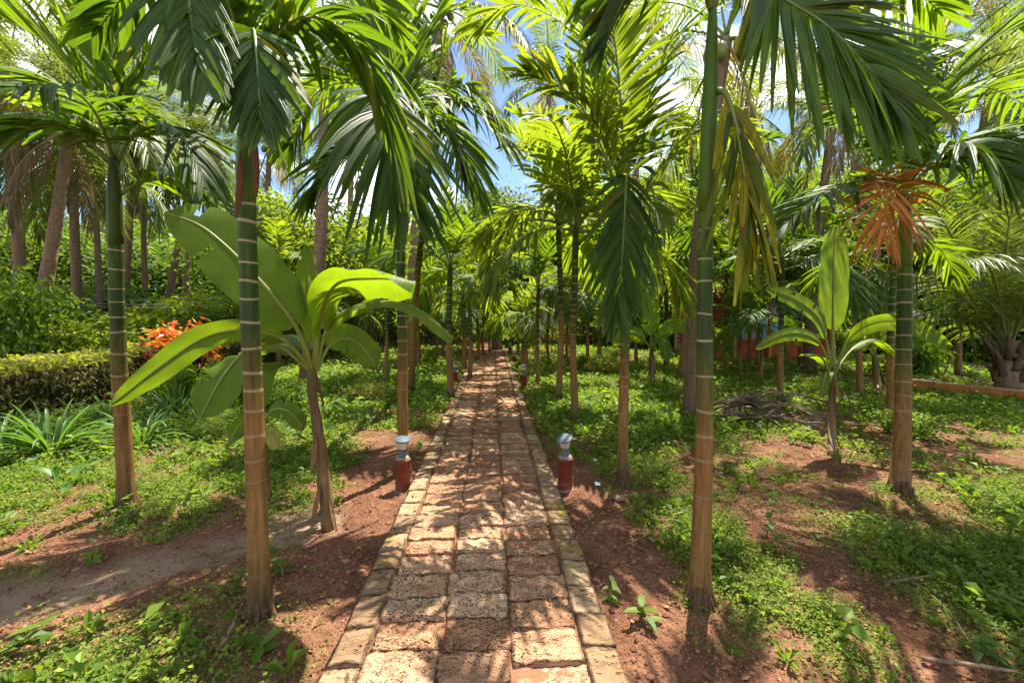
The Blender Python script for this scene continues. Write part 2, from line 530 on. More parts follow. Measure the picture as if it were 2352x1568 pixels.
grn = ramp(n, n2.outputs['Fac'], [(0.3, (0.055, 0.075, 0.018)), (0.55, (0.13, 0.15, 0.03)), (0.75, (0.24, 0.19, 0.07))]).outputs['Color']
soil = mixc(n, mth(n, 'MULTIPLY', atv.outputs['Fac'], 0.7), soil, grn)
pb = nd(n, 'ShaderNodeBsdfPrincipled', Roughness=0.95)
pb.inputs['Specular IOR Level'].default_value = 0.15
n.links.new(soil, pb.inputs['Base Color'])
hgt = mth(n, 'ADD', mth(n, 'MULTIPLY', vo.outputs['Distance'], -0.5), mth(n, 'MULTIPLY', n2.outputs['Fac'], 0.8))
hgt = mth(n, 'ADD', hgt, mth(n, 'MULTIPLY', vo2.outputs['Distance'], -0.6))
n3 = nd(n, 'ShaderNodeTexNoise', Scale=13.0, Detail=6.0, Roughness=0.6)
n.links.new(ge.outputs['Position'], n3.inputs['Vector'])
hgt = mth(n, 'ADD', mth(n, 'MULTIPLY', hgt, mth(n, 'SUBTRACT', 1.2, att.outputs['Fac'])), mth(n, 'MULTIPLY', n3.outputs['Fac'], 3.0))
bp = nd(n, 'ShaderNodeBump', Strength=1.0, Distance=0.016)
n.links.new(hgt, bp.inputs['Height'])
n.links.new(bp.outputs[0], pb.inputs['Normal'])
n.links.new(pb.outputs[0], out.inputs['Surface'])
M_SOIL = m


def stone_mat(name, c1, c2, c3, pitsize, pitthr, moss=0.0):
    m, n, out = newmat(name)
    ge = nd(n, 'ShaderNodeNewGeometry')
    oi = nd(n, 'ShaderNodeObjectInfo')
    mp = nd(n, 'ShaderNodeMapping')
    mp.inputs['Scale'].default_value = (0.55, 1.0, 1.0)
    n.links.new(ge.outputs['Position'], mp.inputs['Vector'])
    na = nd(n, 'ShaderNodeTexNoise', Scale=11.0, Detail=8.0, Roughness=0.7)
    n.links.new(mp.outputs[0], na.inputs['Vector'])
    nw = nd(n, 'ShaderNodeTexNoise', Scale=30.0, Detail=2.0)
    n.links.new(mp.outputs[0], nw.inputs['Vector'])
    wp = nd(n, 'ShaderNodeVectorMath', operation='MULTIPLY_ADD')
    n.links.new(nw.outputs['Color'], wp.inputs[0])
    wp.inputs[1].default_value = (0.05, 0.05, 0.05)
    n.links.new(mp.outputs[0], wp.inputs[2])
    vo = nd(n, 'ShaderNodeTexVoronoi', Scale=pitsize)
    n.links.new(wp.outputs[0], vo.inputs['Vector'])
    big = nd(n, 'ShaderNodeTexNoise', Scale=5.0, Detail=2.0)
    n.links.new(mp.outputs[0], big.inputs['Vector'])
    thr = mth(n, 'MULTIPLY', big.outputs['Fac'], pitthr)
    pit = mth(n, 'MULTIPLY', mth(n, 'SUBTRACT', thr, vo.outputs['Distance']), 6.0, True)
    v2 = nd(n, 'ShaderNodeTexVoronoi', Scale=pitsize * .42)
    n.links.new(wp.outputs[0], v2.inputs['Vector'])
    pit2 = mth(n, 'MULTIPLY', mth(n, 'SUBTRACT', mth(n, 'MULTIPLY', nw.outputs['Fac'], pitthr * .55), v2.outputs['Distance']), 5.0, True)
    pit = mth(n, 'MAXIMUM', pit, pit2)
    mg = nd(n, 'ShaderNodeMapping')
    mg.inputs['Scale'].default_value = (5.0, 17.0, 9.0)
    n.links.new(wp.outputs[0], mg.inputs['Vector'])
    ng = nd(n, 'ShaderNodeTexNoise', Scale=1.0, Detail=4.0, Roughness=0.55)
    n.links.new(mg.outputs[0], ng.inputs['Vector'])
    gro = mth(n, 'SUBTRACT', 1.0, mth(n, 'MULTIPLY', mth(n, 'ABSOLUTE', mth(n, 'SUBTRACT', ng.outputs['Fac'], 0.5)), 34.0), True)
    pit = mth(n, 'MAXIMUM', pit, mth(n, 'MULTIPLY', gro, 0.22))
    f = mth(n, 'ADD', mth(n, 'MULTIPLY', na.outputs['Fac'], 0.75), mth(n, 'MULTIPLY', oi.outputs['Random'], 0.28))
    base = ramp(n, f, [(0.30, c1), (0.52, c2), (0.74, c3)]).outputs['Color']
    if moss:
        nm = nd(n, 'ShaderNodeTexNoise', Scale=4.5, Detail=5.0)
        n.links.new(ge.outputs['Position'], nm.inputs['Vector'])
        mf = mth(n, 'MULTIPLY', mth(n, 'SUBTRACT', nm.outputs['Fac'], moss), 7.0, True)
        base = mixc(n, mth(n, 'MULTIPLY', mf, 0.85), base, (0.20, 0.17, 0.022))
    base = mixc(n, mth(n, 'MULTIPLY', pit, 0.85), base, (0.06, 0.026, 0.014))
    pb = nd(n, 'ShaderNodeBsdfPrincipled', Roughness=0.95)
    pb.inputs['Specular IOR Level'].default_value = 0.12
    n.links.new(base, pb.inputs['Base Color'])
    h = mth(n, 'SUBTRACT', mth(n, 'MULTIPLY', na.outputs['Fac'], 1.3), pit)
    bp = nd(n, 'ShaderNodeBump', Strength=1.0, Distance=0.022)
    n.links.new(h, bp.inputs['Height'])
    n.links.new(bp.outputs[0], pb.inputs['Normal'])
    n.links.new(pb.outputs[0], out.inputs['Surface'])
    return m


M_LAT = stone_mat('laterite_block', (0.24, 0.110, 0.060), (0.37, 0.205, 0.118), (0.47, 0.310, 0.195), 95, 0.68)
M_KERB = stone_mat('laterite_kerb', (0.15, 0.088, 0.050), (0.27, 0.17, 0.098), (0.37, 0.25, 0.15), 34, 0.45, 0.55)
M_LOOSE = solid_mat('path_bedding', (0.15, 0.065, 0.034), (0.26, 0.125, 0.07), 45, 0.95, 0.8, 0.1)

# ------------------------------------------------------------------ ground
PX0, PX1 = -0.745, 0.58           # outer edges of the path


def soilmask(x, y):
    """(veg density 0..1, muddy trail 0..1)"""
    f = fbm(x * 0.9, y * 0.9, 3)
    fine = fbm(x * 3.1, y * 3.1, 9, 3)
    tiny = fbm(x * 7.5, y * 7.5, 14, 2)
    veg = np.clip((f * 0.55 + fine * 0.30 + tiny * 0.30 - 0.535) * 6.0, 0, 1)
    # nearer to the path the soil is bare
    d = np.maximum(PX0 - x, x - PX1)
    nearp = np.clip((d - 0.15 - 0.55 * fine * np.clip((7 - y) / 4, 0, 1)) * 3.0, 0, 1)
    veg *= nearp
    # more weed cover farther off
    veg = np.clip(veg + np.clip((y - 4.3) / 2.5, 0, 1) * (0.60 * (f > 0.36) * (0.5 + tiny) + 0.12) * (d > 0.05), 0, 1)
    # right foreground: bare band at the lower edge, thick green on the far right
    bare = np.exp(-(((y - 1.55) / 0.28) ** 2)) * (x > 0.6) * (x < 2.2)
    veg *= 1 - 0.8 * np.clip(bare, 0, 1)
    thick = np.clip((x - 2.1) * 2, 0, 1) * np.exp(-(((y - 2.2) / 0.75) ** 2))
    veg = np.clip(veg + thick * 0.95, 0, 1)
    sand = np.exp(-(((x - 5.1) / 1.1) ** 2) - (((y - 4.1) / 0.5) ** 2)) + np.exp(-(((x - 7.6) / 1.6) ** 2) - (((y - 7.6) / 0.5) ** 2)) + 0.8 * np.exp(-(((x - 2.9) / 0.9) ** 2) - (((y - 3.3) / 0.25) ** 2))
    veg *= 1 - np.clip(sand, 0, 1) * 0.85
    # trail from (-1.3, 3.3) to (-3.2, 2.0)
    ax, ay, bx, by = -1.35, 3.20, -3.6, 1.75
    t = np.clip(((x - ax) * (bx - ax) + (y - ay) * (by - ay)) / ((bx - ax) ** 2 + (by - ay) ** 2), 0, 1)
    dd = np.hypot(x - ax - t * (bx - ax), y - ay - t * (by - ay))
    mud = np.clip((0.24 + 0.16 * t + (fine - 0.5) * 0.45 + (tiny - .5) * .3 - dd) * 6, 0, 1)
    veg *= 1 - mud * 0.93
    # dense lower left
    ll = np.exp(-(((x + 1.75) / 0.7) ** 2) - (((y - 1.75) / 0.45) ** 2))
    veg = np.clip(veg + ll * 0.75 * (fine > 0.42), 0, 1)
    left = np.clip((-1.6 - x) * 1.5, 0, 1) * np.clip((y - 3.0) * 1.2, 0, 1)
    veg = np.clip(veg + left * 0.9 * np.clip(tiny * 2.2 - .55, 0, 1) * (1 - mud), 0, 1)
    veg *= (d > 0.02)
    return veg, mud


def gz(x, y):
    base = (fbm(x * 1.3, y * 1.3, 21, 3) - 0.5) * 0.07 + (fbm(x * 9, y * 9, 5, 3) - 0.5) * 0.022
    d = np.maximum(PX0 - x, x - PX1)
    base = np.where(d < 0.1, np.minimum(base, 0.0) - 0.03 * (d < -0.02), base)
    _, mud = soilmask(x, y)
    r = np.clip((np.hypot(x, y - 5) - 14) / 10, 0, 1)
    prints = np.clip((fbm(x * 5.5, y * 5.5, 61, 2) - .52) * 6, 0, 1) * .022 + (fbm(x * 17, y * 17, 63, 2) - .5) * .012
    return base * (1 - r) - (0.035 + prints) * mud + 0.01 - 0.01 * r


def sinh_axis(a, b, c, step, n):
    """coordinates from a to b, finest near c"""
    k = 0.03
    u0 = -np.arcsinh((c - a) * k / step) / k
    u1 = np.arcsinh((b - c) * k / step) / k
    u = np.linspace(u0, u1, n)
    return c + np.sinh(u * k) * step / k


gx = sinh_axis(-260, 260, 0.0, 0.04, 560)
gy = sinh_axis(-30, 600, 2.4, 0.04, 520)
GX, GY = np.meshgrid(gx, gy)
GZ = gz(GX, GY)
vegA, mudA = soilmask(GX, GY)
nx, ny = len(gx), len(gy)
ii = (np.arange(ny - 1)[:, None] * nx + np.arange(nx - 1)[None, :]).ravel()
g = Geo().add(np.stack([GX, GY, GZ], -1).reshape(-1, 3), np.stack([ii, ii + 1, ii + nx + 1, ii + nx], 1))
ground = tag(g.obj('ground', M_SOIL), 'red laterite soil ground with patchy green weeds', kind='structure')
for nm, arr in (('veg', vegA), ('mud', mudA)):
    at_ = ground.data.attributes.new(nm, 'FLOAT', 'POINT')
    at_.data.foreach_set('value', arr.ravel().astype(np.float32))

# ------------------------------------------------------------------ path
PATH_END = 17.0
path = tag(Geo().obj if False else empty('path', (0, 0, 0), None, None), 'straight garden path of rough laterite blocks edged by paler kerb stones', kind='structure')
g = Geo()
ys = np.linspace(-2, PATH_END, 60)
for k in range(len(ys) - 1):
    add = g.add([[PX0 + .02, ys[k], .034], [PX1 - .02, ys[k], .034], [PX1 - .02, ys[k + 1], .034], [PX0 + .02, ys[k + 1], .034]], [[0, 1, 2, 3]])
bed = g.obj('bedding', M_LOOSE, path)


def stone_mesh(nx, ny, rough, h, seed, rnd):
    x = np.linspace(-.5, .5, nx)
    y = np.linspace(-.5, .5, ny)
    X, Y = np.meshgrid(x, y)
    z = (fbm(X * 3 + seed * 7.7, Y * 3 + seed * 3.3, seed, 4) - 0.5) * rough * 1.5 + (fbm(X * 11 + seed, Y * 9, seed + 9, 2) - 0.5) * rough
    e = np.maximum(np.abs(X), np.abs(Y)) / .5
    z -= np.clip(e - .86, 0, 1) / .14 * rnd
    # uneven outline
    wob = (fbm(X * 4 + 3 * seed, Y * 4, seed + 4, 2) - 0.5) * 0.10
    Xo = X * (1 + wob * (e > .9))
    Yo = Y * (1 + (fbm(X * 4, Y * 4 + seed * 5, seed + 6, 2) - 0.5) * 0.10 * (e > .9))
    V = np.stack([Xo, Yo, z], -1).reshape(-1, 3)
    i = (np.arange(ny - 1)[:, None] * nx + np.arange(nx - 1)[None, :]).ravel()
    F = np.stack([i, i + 1, i + nx + 1, i + nx], 1)
    b = list(range(nx)) + [k * nx + nx - 1 for k in range(1, ny)] + [(ny - 1) * nx + k for k in range(nx - 2, -1, -1)] + [k * nx for k in range(ny - 2, 0, -1)]
    low = V[b].copy()
    low[:, 2] = -h
    nb = len(b)
    F2 = np.array([[b[(k + 1) % nb], b[k], len(V) + k, len(V) + (k + 1) % nb] for k in range(nb)])
    g = Geo()
    g.add(np.vstack([V, low]), np.vstack([F, F2]))
    return g


st_fine = [stone_mesh(17, 12, .026, .05, s, .003).mesh('paving_stone', M_LAT) for s in range(10)]
st_low = [stone_mesh(7, 6, .020, .05, s, .003).mesh('paving_stone', M_LAT) for s in range(20, 26)]
kb_fine = [stone_mesh(10, 10, .016, .09, s, .004).mesh('kerb_stone', M_KERB) for s in range(40, 46)]
kb_low = [stone_mesh(6, 6, .014, .09, s, .004).mesh('kerb_stone', M_KERB) for s in range(50, 54)]
KW = 0.165
inner0, inner1 = PX0 + KW, PX1 - KW
cw = (inner1 - inner0) / 3
for c in range(3):
    y = 0.55 + rng.uniform(0, .15)
    k = 0
    while y < PATH_END - .1 and k < 99:
        d = rng.uniform(.165, .215) if y > 0 else .2
        far = y > 5
        o = link('paving_stone', random.choice(st_low if far else st_fine), path)
        wob = rng.normal(0, .006)
        o.location = (inner0 + cw * (c + .5) + wob, y + d / 2, .048 + rng.normal(0, .006))
        o.scale = (cw - rng.uniform(.003, .012), d - rng.uniform(.0, .006), 1)
        o.rotation_euler = (rng.normal(0, .02), rng.normal(0, .015), rng.normal(0, .012) + (math.pi if rng.random() < .5 else 0))
        y += d
        k += 1
for side, xc in ((0, PX0 + KW / 2), (1, PX1 - KW / 2)):
    y = 0.6 + rng.uniform(0, .1)
    while y < PATH_END - .1:
        d = rng.uniform(.20, .27)
        o = link('kerb_stone', random.choice(kb_low if y > 5 else kb_fine), path)
        o.location = (xc + rng.normal(0, .004), y + d / 2, .052 + rng.normal(0, .003))
        o.scale = (KW - .004, d - rng.uniform(.0, .004), 1)
        o.rotation_euler = (rng.normal(0, .02), rng.normal(0, .02) + (-.06 if side == 0 else .06), rng.normal(0, .02))
        y += d

# cross path at the end of the garden path
g = Geo()
xs = np.linspace(-16, 14, 60)
V = []
for x in xs:
    V += [[x, PATH_END + .05 + .1 * math.sin(x), .030], [x, PATH_END + 1.9 + .12 * math.sin(x * 1.7), .030]]
F = [[2 * k, 2 * k + 2, 2 * k + 3, 2 * k + 1] for k in range(len(xs) - 1)]
tag(g.add(V, F).obj('cross_path', M_LOOSE), 'bare red earth path crossing at the far end', kind='structure')

# ------------------------------------------------------------------ ground cover
def scatter(n, x0, x1, y0, y1, power=1.0):
    x = rng.uniform(x0, x1, n)
    y = rng.uniform(y0, y1, n)
    v, m_ = soilmask(x, y)
    keep = rng.random(n) < v ** power
    # leave out what lies wholly outside the camera's view
    keep &= (np.abs(x - y * .046) < 1.35 * y + .6)
    return x[keep], y[keep]


def weed_geo(g, x, y, K, size, spread, hmax, grass=False):
    n = len(x)
    z = gz(x, y)
    sc = np.clip(rng.lognormal(0, .28, n), .5, 1.7)
    ang = rng.uniform(0, 2 * math.pi, (n, K)) 
    rr = rng.uniform(.15, 1, (n, K)) * spread * sc[:, None]
    cx = x[:, None] + np.cos(ang) * rr
    cy = y[:, None] + np.sin(ang) * rr
    cz = z[:, None] + rng.uniform(.15, 1, (n, K)) * hmax * sc[:, None]
    L = size * sc[:, None] * rng.uniform(.6, 1.4, (n, K))
    W = L * (.10 if grass else .33) * rng.uniform(.7, 1.3, (n, K))
    a2 = ang + rng.normal(0, .5, (n, K))
    pit = rng.normal(.25, .35, (n, K)) if not grass else rng.uniform(.5, 1.3, (n, K))
    d = np.stack([np.cos(a2) * np.cos(pit), np.sin(a2) * np.cos(pit), np.sin(pit)], -1)
    roll = rng.normal(0, .35, (n, K))
    s0 = np.stack([-np.sin(a2), np.cos(a2), np.zeros_like(a2)], -1)
    up = np.cross(d, s0)
    s = s0 * np.cos(roll)[..., None] + up * np.sin(roll)[..., None]
    C = np.stack([cx, cy, cz], -1)
    if grass:
        C[..., 0] = x[:, None] + np.cos(ang) * rr * .25
        C[..., 1] = y[:, None] + np.sin(ang) * rr * .25
        C[..., 2] = z[:, None]
    p0 = C
    mid = C + d * L[..., None] * .45 + np.array([0, 0, .12]) * L[..., None]
    tip = C + d * L[..., None] - np.array([0, 0, .10]) * L[..., None]
    if grass:
        tip = C + d * L[..., None] * .9 - np.array([0, 0, .25]) * L[..., None]
    pl = mid + s * W[..., None]
    pr = mid - s * W[..., None]
    V = np.stack([p0, pl, tip, pr], -2).reshape(-1, 3)
    nn = n * K
    F = np.arange(nn * 4).reshape(nn, 4)
    UV = np.tile(np.array([[.5, 0], [0, .5], [.5, 1], [1, .5]]), (nn, 1))
    F = np.concatenate([F[:, [0, 1, 2]], F[:, [0, 2, 3]]])
    g.add(V, F, UV)
    return g


g = Geo()
weed_geo(g, *scatter(80000, -5.5, 6.5, .9, 4.6), 7, .0165, .036, .045)
weed_geo(g, *scatter(52000, -11, 13, 4.6, 10.5), 7, .030, .075, .08)
weed_geo(g, *scatter(22000, -26, 30, 10.5, 26), 6, .09, .16, .12)
tag(g.obj('weed_cover', G_WEED, smooth=False), 'low leafy weeds covering the soil between the palms', 'ground cover', kind='stuff')
g = Geo()
weed_geo(g, *scatter(3800, -5.5, 6.5, .9, 4.8, 1.3), 9, .085, .05, .05, True)
weed_geo(g, *scatter(7000, -11, 13, 4.8, 11), 8, .12, .08, .05, True)
weed_geo(g, *scatter(7000, -24, 26, 11, 22), 7, .20, .15, .05, True)
tag(g.obj('grass_tufts', G_GRASS, smooth=False), 'thin grass blades growing among the weeds', 'grass', kind='stuff')

g = Geo()
weed_geo(g, *scatter(2600, -5.5, 6.5, .9, 4.8, 1.5), 6, .045, .03, .08)
weed_geo(g, *scatter(3600, -11, 13, 4.8, 11, 1.5), 6, .08, .06, .14)
tag(g.obj('broad_weeds', G_TREE_M, smooth=False), 'broader leaved weeds standing among the low cover', 'weeds', kind='stuff')

# gravel crumbs of laterite on the bare soil
n_ = 52000
x = rng.uniform(-4.2, 4.6, n_)
y = 1.0 + rng.random(n_) ** 1.5 * 3.6
v, mud_ = soilmask(x, y)
keep = (rng.random(n_) > v * .8 + mud_ * .6) & ((x < PX0 - .01) | (x > PX1 + .01)) & (np.abs(x) < 1.3 * y + .4)
x, y = x[keep], y[keep]
sz = np.minimum(rng.lognormal(-5.05, .5, len(x)), .022)
oct_ = np.array([[1, 0, 0], [0, 1, 0], [-1, 0, 0], [0, -1, 0], [0, 0, .75], [0, 0, -.6]], float)
of = np.array([[0, 1, 4], [1, 2, 4], [2, 3, 4], [3, 0, 4]])
V = oct_[None] * (sz[:, None, None] * rng.uniform(.6, 1.3, (len(x), 6, 1)))
th = rng.uniform(0, 6.28, len(x))
c_, s_ = np.cos(th)[:, None], np.sin(th)[:, None]
V = np.stack([V[..., 0] * c_ - V[..., 1] * s_, V[..., 0] * s_ + V[..., 1] * c_, V[..., 2]], -1)
V += np.stack([x, y, gz(x, y) + sz * .3], -1)[:, None, :]
F = (of[None] + (np.arange(len(x)) * 6)[:, None, None]).reshape(-1, 3)
M_GRAVEL = solid_mat('laterite_gravel', (0.085, 0.035, 0.019), (0.29, 0.14, 0.08), 55, 0.95, 0, 0.1)
tag(Geo().add(V.reshape(-1, 3), F).obj('gravel', M_GRAVEL, smooth=False), 'loose red laterite gravel on the bare soil', 'gravel', kind='stuff')
# fallen leaf litter
n_ = 7000
x, y = rng.uniform(-7, 8, n_), 1.0 + rng.random(n_) * 9
keep = ((x < PX0) | (x > PX1) | (rng.random(n_) < .35))
x, y = x[keep], y[keep]
nn = len(x)
a = rng.uniform(0, 6.28, nn)
L = rng.uniform(.02, .055, nn) * (1 + y * .05)
d = np.stack([np.cos(a), np.sin(a), rng.normal(0, .25, nn)], -1)
s = np.stack([-np.sin(a), np.cos(a), rng.normal(0, .3, nn)], -1)
C = np.stack([x, y, np.where((x < PX0) | (x > PX1), gz(x, y) + .012, .066)], -1)
V = np.stack([C, C + d * L[:, None] * .5 + s * L[:, None] * .25, C + d * L[:, None], C + d * L[:, None] * .5 - s * L[:, None] * .2], 1).reshape(-1, 3)
tag(Geo().add(V, np.arange(nn * 4).reshape(nn, 4)).obj('leaf_litter', G_LITTER, smooth=False), 'scattered dry brown leaf litter', 'leaf litter', kind='stuff')

# ------------------------------------------------------------------ palm fronds
def leaflet(p, d, wv, L, W, droop, seg=5, fold=.18, tipw=.18, curl=0.0):
    """one blade: a strip of three columns with a fold along its midrib"""
    t = np.linspace(0, 1, seg + 1)
    P = p + d[None] * (t * L)[:, None]
    P = P + np.array([0, 0, -1.0]) * (droop * L * t ** 2.0)[:, None] + wv[None] * (curl * L * t ** 2)[:, None]
    if droop > .9:                       # keep length about right when hanging
        dd = np.diff(P, axis=0)
        ln = np.linalg.norm(dd, axis=1)[:, None]
        P = np.vstack([P[:1], P[0] + np.cumsum(dd / ln * (L / seg), axis=0)])
    prof = np.interp(t, [0, .12, .4, .75, 1], [.35, .8, 1, .72, tipw])
    T = np.gradient(P, axis=0)
    T /= np.linalg.norm(T, axis=1)[:, None] + 1e-9
    wq = wv[None] - T * (T @ wv)[:, None]
    wq /= np.linalg.norm(wq, axis=1)[:, None] + 1e-9
    N = np.cross(T, wq)
    a = P + wq * (W / 2 * prof)[:, None]
    b = P - wq * (W / 2 * prof)[:, None]
    m = P - N * (fold * W * prof)[:, None]
    V = np.stack([a, m, b], 1).reshape(-1, 3)
    i = np.arange(seg) * 3
    F = np.concatenate([np.stack([i, i + 1, i + 4, i + 3], 1), np.stack([i + 1, i + 2, i + 5, i + 4], 1)])
    UV = np.stack([np.tile([0, .5, 1], seg + 1), np.repeat(t, 3)], 1)
    return V, F, UV


def frond(P, n=26, L=.5, W=.05, droop=.35, start=.16, vlift=.25, roll=0.0, ang0=62, ang1=28, r0=.013, side=None, seed=0, seg=5, jit=1.0, skip=0.0, tipw=.22, prof=None):
    """P: points of the rib. returns (rib geometry args, list of leaflet (V,F,UV))"""
    rg = np.random.default_rng(seed)
    P = smooth_path(P, 22)
    T = np.gradient(P, axis=0)
    T /= np.linalg.norm(T, axis=1)[:, None]
    hv = P[-1] - P[0]
    if side is None:
        hv = np.array([hv[0], hv[1], 0])
        if np.linalg.norm(hv) < .12:
            hv = np.array([0, -1.0, 0])
        side = np.cross(nrm(hv), _Z)
    side = nrm(np.asarray(side, float))
    prof = prof or [(0, .55), (.25, .95), (.5, 1.0), (.8, .72), (1, .42)]
    out = []
    for k in range(n):
        t = start + (1 - start) * (k + .5) / n
        fi = t * 21
        i = min(int(fi), 20)
        p = P[i] * (1 - fi + i) + P[i + 1] * (fi - i)
        tg = nrm(T[i] * (1 - fi + i) + T[i + 1] * (fi - i))
        s = nrm(side - tg * (side @ tg))
        nn = np.cross(s, tg)
        if roll:
            c_, s_ = math.cos(roll * t), math.sin(roll * t)
            s, nn = s * c_ + nn * s_, nn * c_ - s * s_
        u = (t - start) / (1 - start)
        al = R(ang0 + (ang1 - ang0) * u)
        ll = L * np.interp(u, [a for a, _ in prof], [b for _, b in prof])
        for sg in (-1, 1):
            if rg.random() < skip:
                continue
            al2 = al + rg.normal(0, .07 * jit)
            d = nrm(s * sg * math.sin(al2) + tg * math.cos(al2) + nn * (vlift + rg.normal(0, .12 * jit)))
            wv = nrm(tg - d * (tg @ d) + nn * rg.normal(0, .25 * jit))
            bent = 2.4 if rg.random() < .07 else 1.0
            short = rg.uniform(.45, .8) if rg.random() < .05 else 1.0
            out.append(leaflet(p, d, wv, ll * short * rg.uniform(.88, 1.1), W * rg.uniform(.75, 1.25), droop * bent * rg.uniform(.6, 1.45), seg, .16, tipw * rg.uniform(.5, 1.5), rg.normal(0, .03 * jit)))
    # terminal blades
    for sg in (-.35, .35):
        d = nrm(T[-1] + side * sg)
        out.append(leaflet(P[-1], d, nrm(np.cross(d, np.cross(side, T[-1])) + 1e-6), L * .45, W * 1.3, droop * .5, seg, .1, .5))
    rad = np.interp(np.linspace(0, 1, 22), [0, .12, .5, 1], [r0 * 1.7, r0, r0 * .6, r0 * .18])
    return (P, rad), out


def merged_frond(P, mats, name='frond', **kw):
    (Q, rad), ls = frond(P, **kw)
    g = Geo()
    add_tube(g, Q, rad, 5, 0)
    for V, F, UV in ls:
        g.add(V, F, UV, 1)
    return g.mesh(name, mats)


def arc(e0, e1, L, az=0.0, n=14, bend=1.3):
    """rib in a vertical plane: elevation e0 at the base to e1 at the tip, degrees"""
    pts = [np.zeros(3)]
    for k in range(n):
        t = (k + .5) / n
        e = R(e0 + (e1 - e0) * t ** bend)
        pts.append(pts[-1] + np.array([math.cos(e) * math.cos(az), math.cos(e) * math.sin(az), math.sin(e)]) * L / n)
    return np.array(pts)


# library of areca fronds (rib length 1 m; scaled per palm)
ARC = [(86, 60), (80, 30), (74, 5), (66, -25), (55, -45), (42, -65), (25, -78), (8, -84)]


def areca_lib(mat, seed, L=.36, W=.040, n=24):
    out = []
    for k, (a, b) in enumerate(ARC):
        out.append(merged_frond(arc(a, b, 1.05), [M_RACHIS, mat], n=n, L=L, W=W, droop=.12 + .045 * k, seed=seed + k, vlift=.32 - .03 * k, r0=.011, seg=4))
    return out


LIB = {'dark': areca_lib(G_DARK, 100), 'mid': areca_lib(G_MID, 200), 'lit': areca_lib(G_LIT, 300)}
LIB_YEL = [merged_frond(arc(20, -82, 1.0), [M_RACHIS, G_YEL], n=20, L=.36, W=.038, droop=.7, seed=400 + k, seg=4, skip=.15) for k in range(2)]
LIB_DEAD = [merged_frond(arc(-10, -84, .9), [M_RACHY, G_DEAD], n=18, L=.34, W=.03, droop=.9, seed=420 + k, seg=4, skip=.15) for k in range(2)]


def trunk_geo(P, r_top, r_base, ring0, ring1, ringh=.0125, ns=14, flare=1.35):
    """palm stem with raised leaf scars; internodes shrink from ring0 (low) to ring1 (high)"""
    P = smooth_path(P, 40)
    d = np.concatenate([[0], np.cumsum(np.linalg.norm(np.diff(P, axis=0), axis=1))])
    H = d[-1]
    zs, kind = [0.0], []
    z = .06
    while z < H - .03:
        t = z / H
        zs += [z, z + ringh * rng.uniform(.6, 1.25) * (1 - .35 * (t_ := z / H < .3))]
        kind += [0, 1]
        z += (ring0 + (ring1 - ring0) * t) * rng.uniform(.72, 1.28)
    zs.append(H)
    kind.append(0)
    zs = np.array(zs)
    pts = np.stack([np.interp(zs, d, P[:, k]) for k in range(3)], 1)
    rad = r_base + (r_top - r_base) * np.minimum(1, zs / H * 1.25)
    rad = rad * (1 + (flare - 1) * np.exp(-zs / .10))
    kk = np.array(kind + [0])
    rr = rad.copy()
    for i in range(len(kind)):
        if kind[i] == 1:
            rr[i] *= 1.035
            rr[i + 1] *= 1.03
    V, F, UV, C = tube(pts, rr, ns, False)
    UV[:, 1] = np.repeat(zs / H, ns)
    ph = np.repeat(rng.uniform(0, 6.28, len(zs) // 2 + 2), 2)[:len(zs)]
    am = np.repeat(rng.uniform(0, .007, len(zs) // 2 + 2), 2)[:len(zs)]
    am[0] = 0
    th = np.arange(ns) / ns * 2 * math.pi
    V = V.reshape(len(zs), ns, 3)
    V[1:, :, 2] += np.roll(am, 1)[1:, None] * np.sin(th[None] + np.roll(ph, 1)[1:, None])
    V[:, :, :2] += (V[:, :, :2] - pts[:, None, :2]) * rng.normal(0, .018, (len(zs), ns, 1))
    V = V.reshape(-1, 3)
    g = Geo()
    g.add(V, F, UV)
    g.M4[0] = np.repeat(np.array(kind), ns)
    return g


def ring_areca(base, top, r_top, r_base, label, group=None, bow=0.0, shaft=.35, shaft_dir=None, ring=(.16, .07), dark=True, name='areca_palm', shaft_r=1.02):
    """trunk + crown shaft; returns (root, top point in root space)"""
    base = np.array([base[0], base[1], float(gz(np.array(base[0]), np.array(base[1]))) - .02])
    root = empty(name, base, label, 'palm', group)
    rt = Geo()
    for k in range(16):
        a_ = k * 2 * math.pi / 16 + rng.normal(0, .15)
        c_ = np.array([math.cos(a_), math.sin(a_), 0])
        l_ = rng.uniform(.9, 1.5)
        add_tube(rt, np.array([c_ * r_base * .95 + [0, 0, .10 * l_], c_ * r_base * 1.3 + [0, 0, .045], c_ * r_base * (1.45 + .35 * l_) + [0, 0, -.01]]), np.array([.008, .013, .009]) * l_, 5, cap=False)
    rt.obj('roots', M_ROOT, root)
    v = np.asarray(top, float) - base
    mid = v * .5 + np.array([bow, 0, 0])
    jg = [np.append(rng.normal(0, .0045, 2), 0) for _ in range(2)]
    trunk_geo([np.zeros(3), (v * .25 + mid * .1 * 0) + jg[0] + np.array([bow * .6, 0, 0]), mid, v * .76 + jg[1] + np.array([bow * .6, 0, 0]), v], r_top, r_base, *ring).obj('trunk', [M_TRUNK, M_RING], root)
    sd_ = nrm(v - mid) if shaft_dir is None else nrm(np.asarray(shaft_dir, float))
    tp = v + sd_ * shaft
    P = smooth_path([v - sd_ * .02, v + sd_ * shaft * .4, tp], 8)
    g = Geo()
    add_tube(g, P, r_top * np.array([1.0, 1.02, 1.03, 1.0, .95, .86, .72, .5]) * shaft_r, 12)
    g.obj('crown_shaft', M_SHAFTD if dark else M_SHAFT, root)
    return root, tp


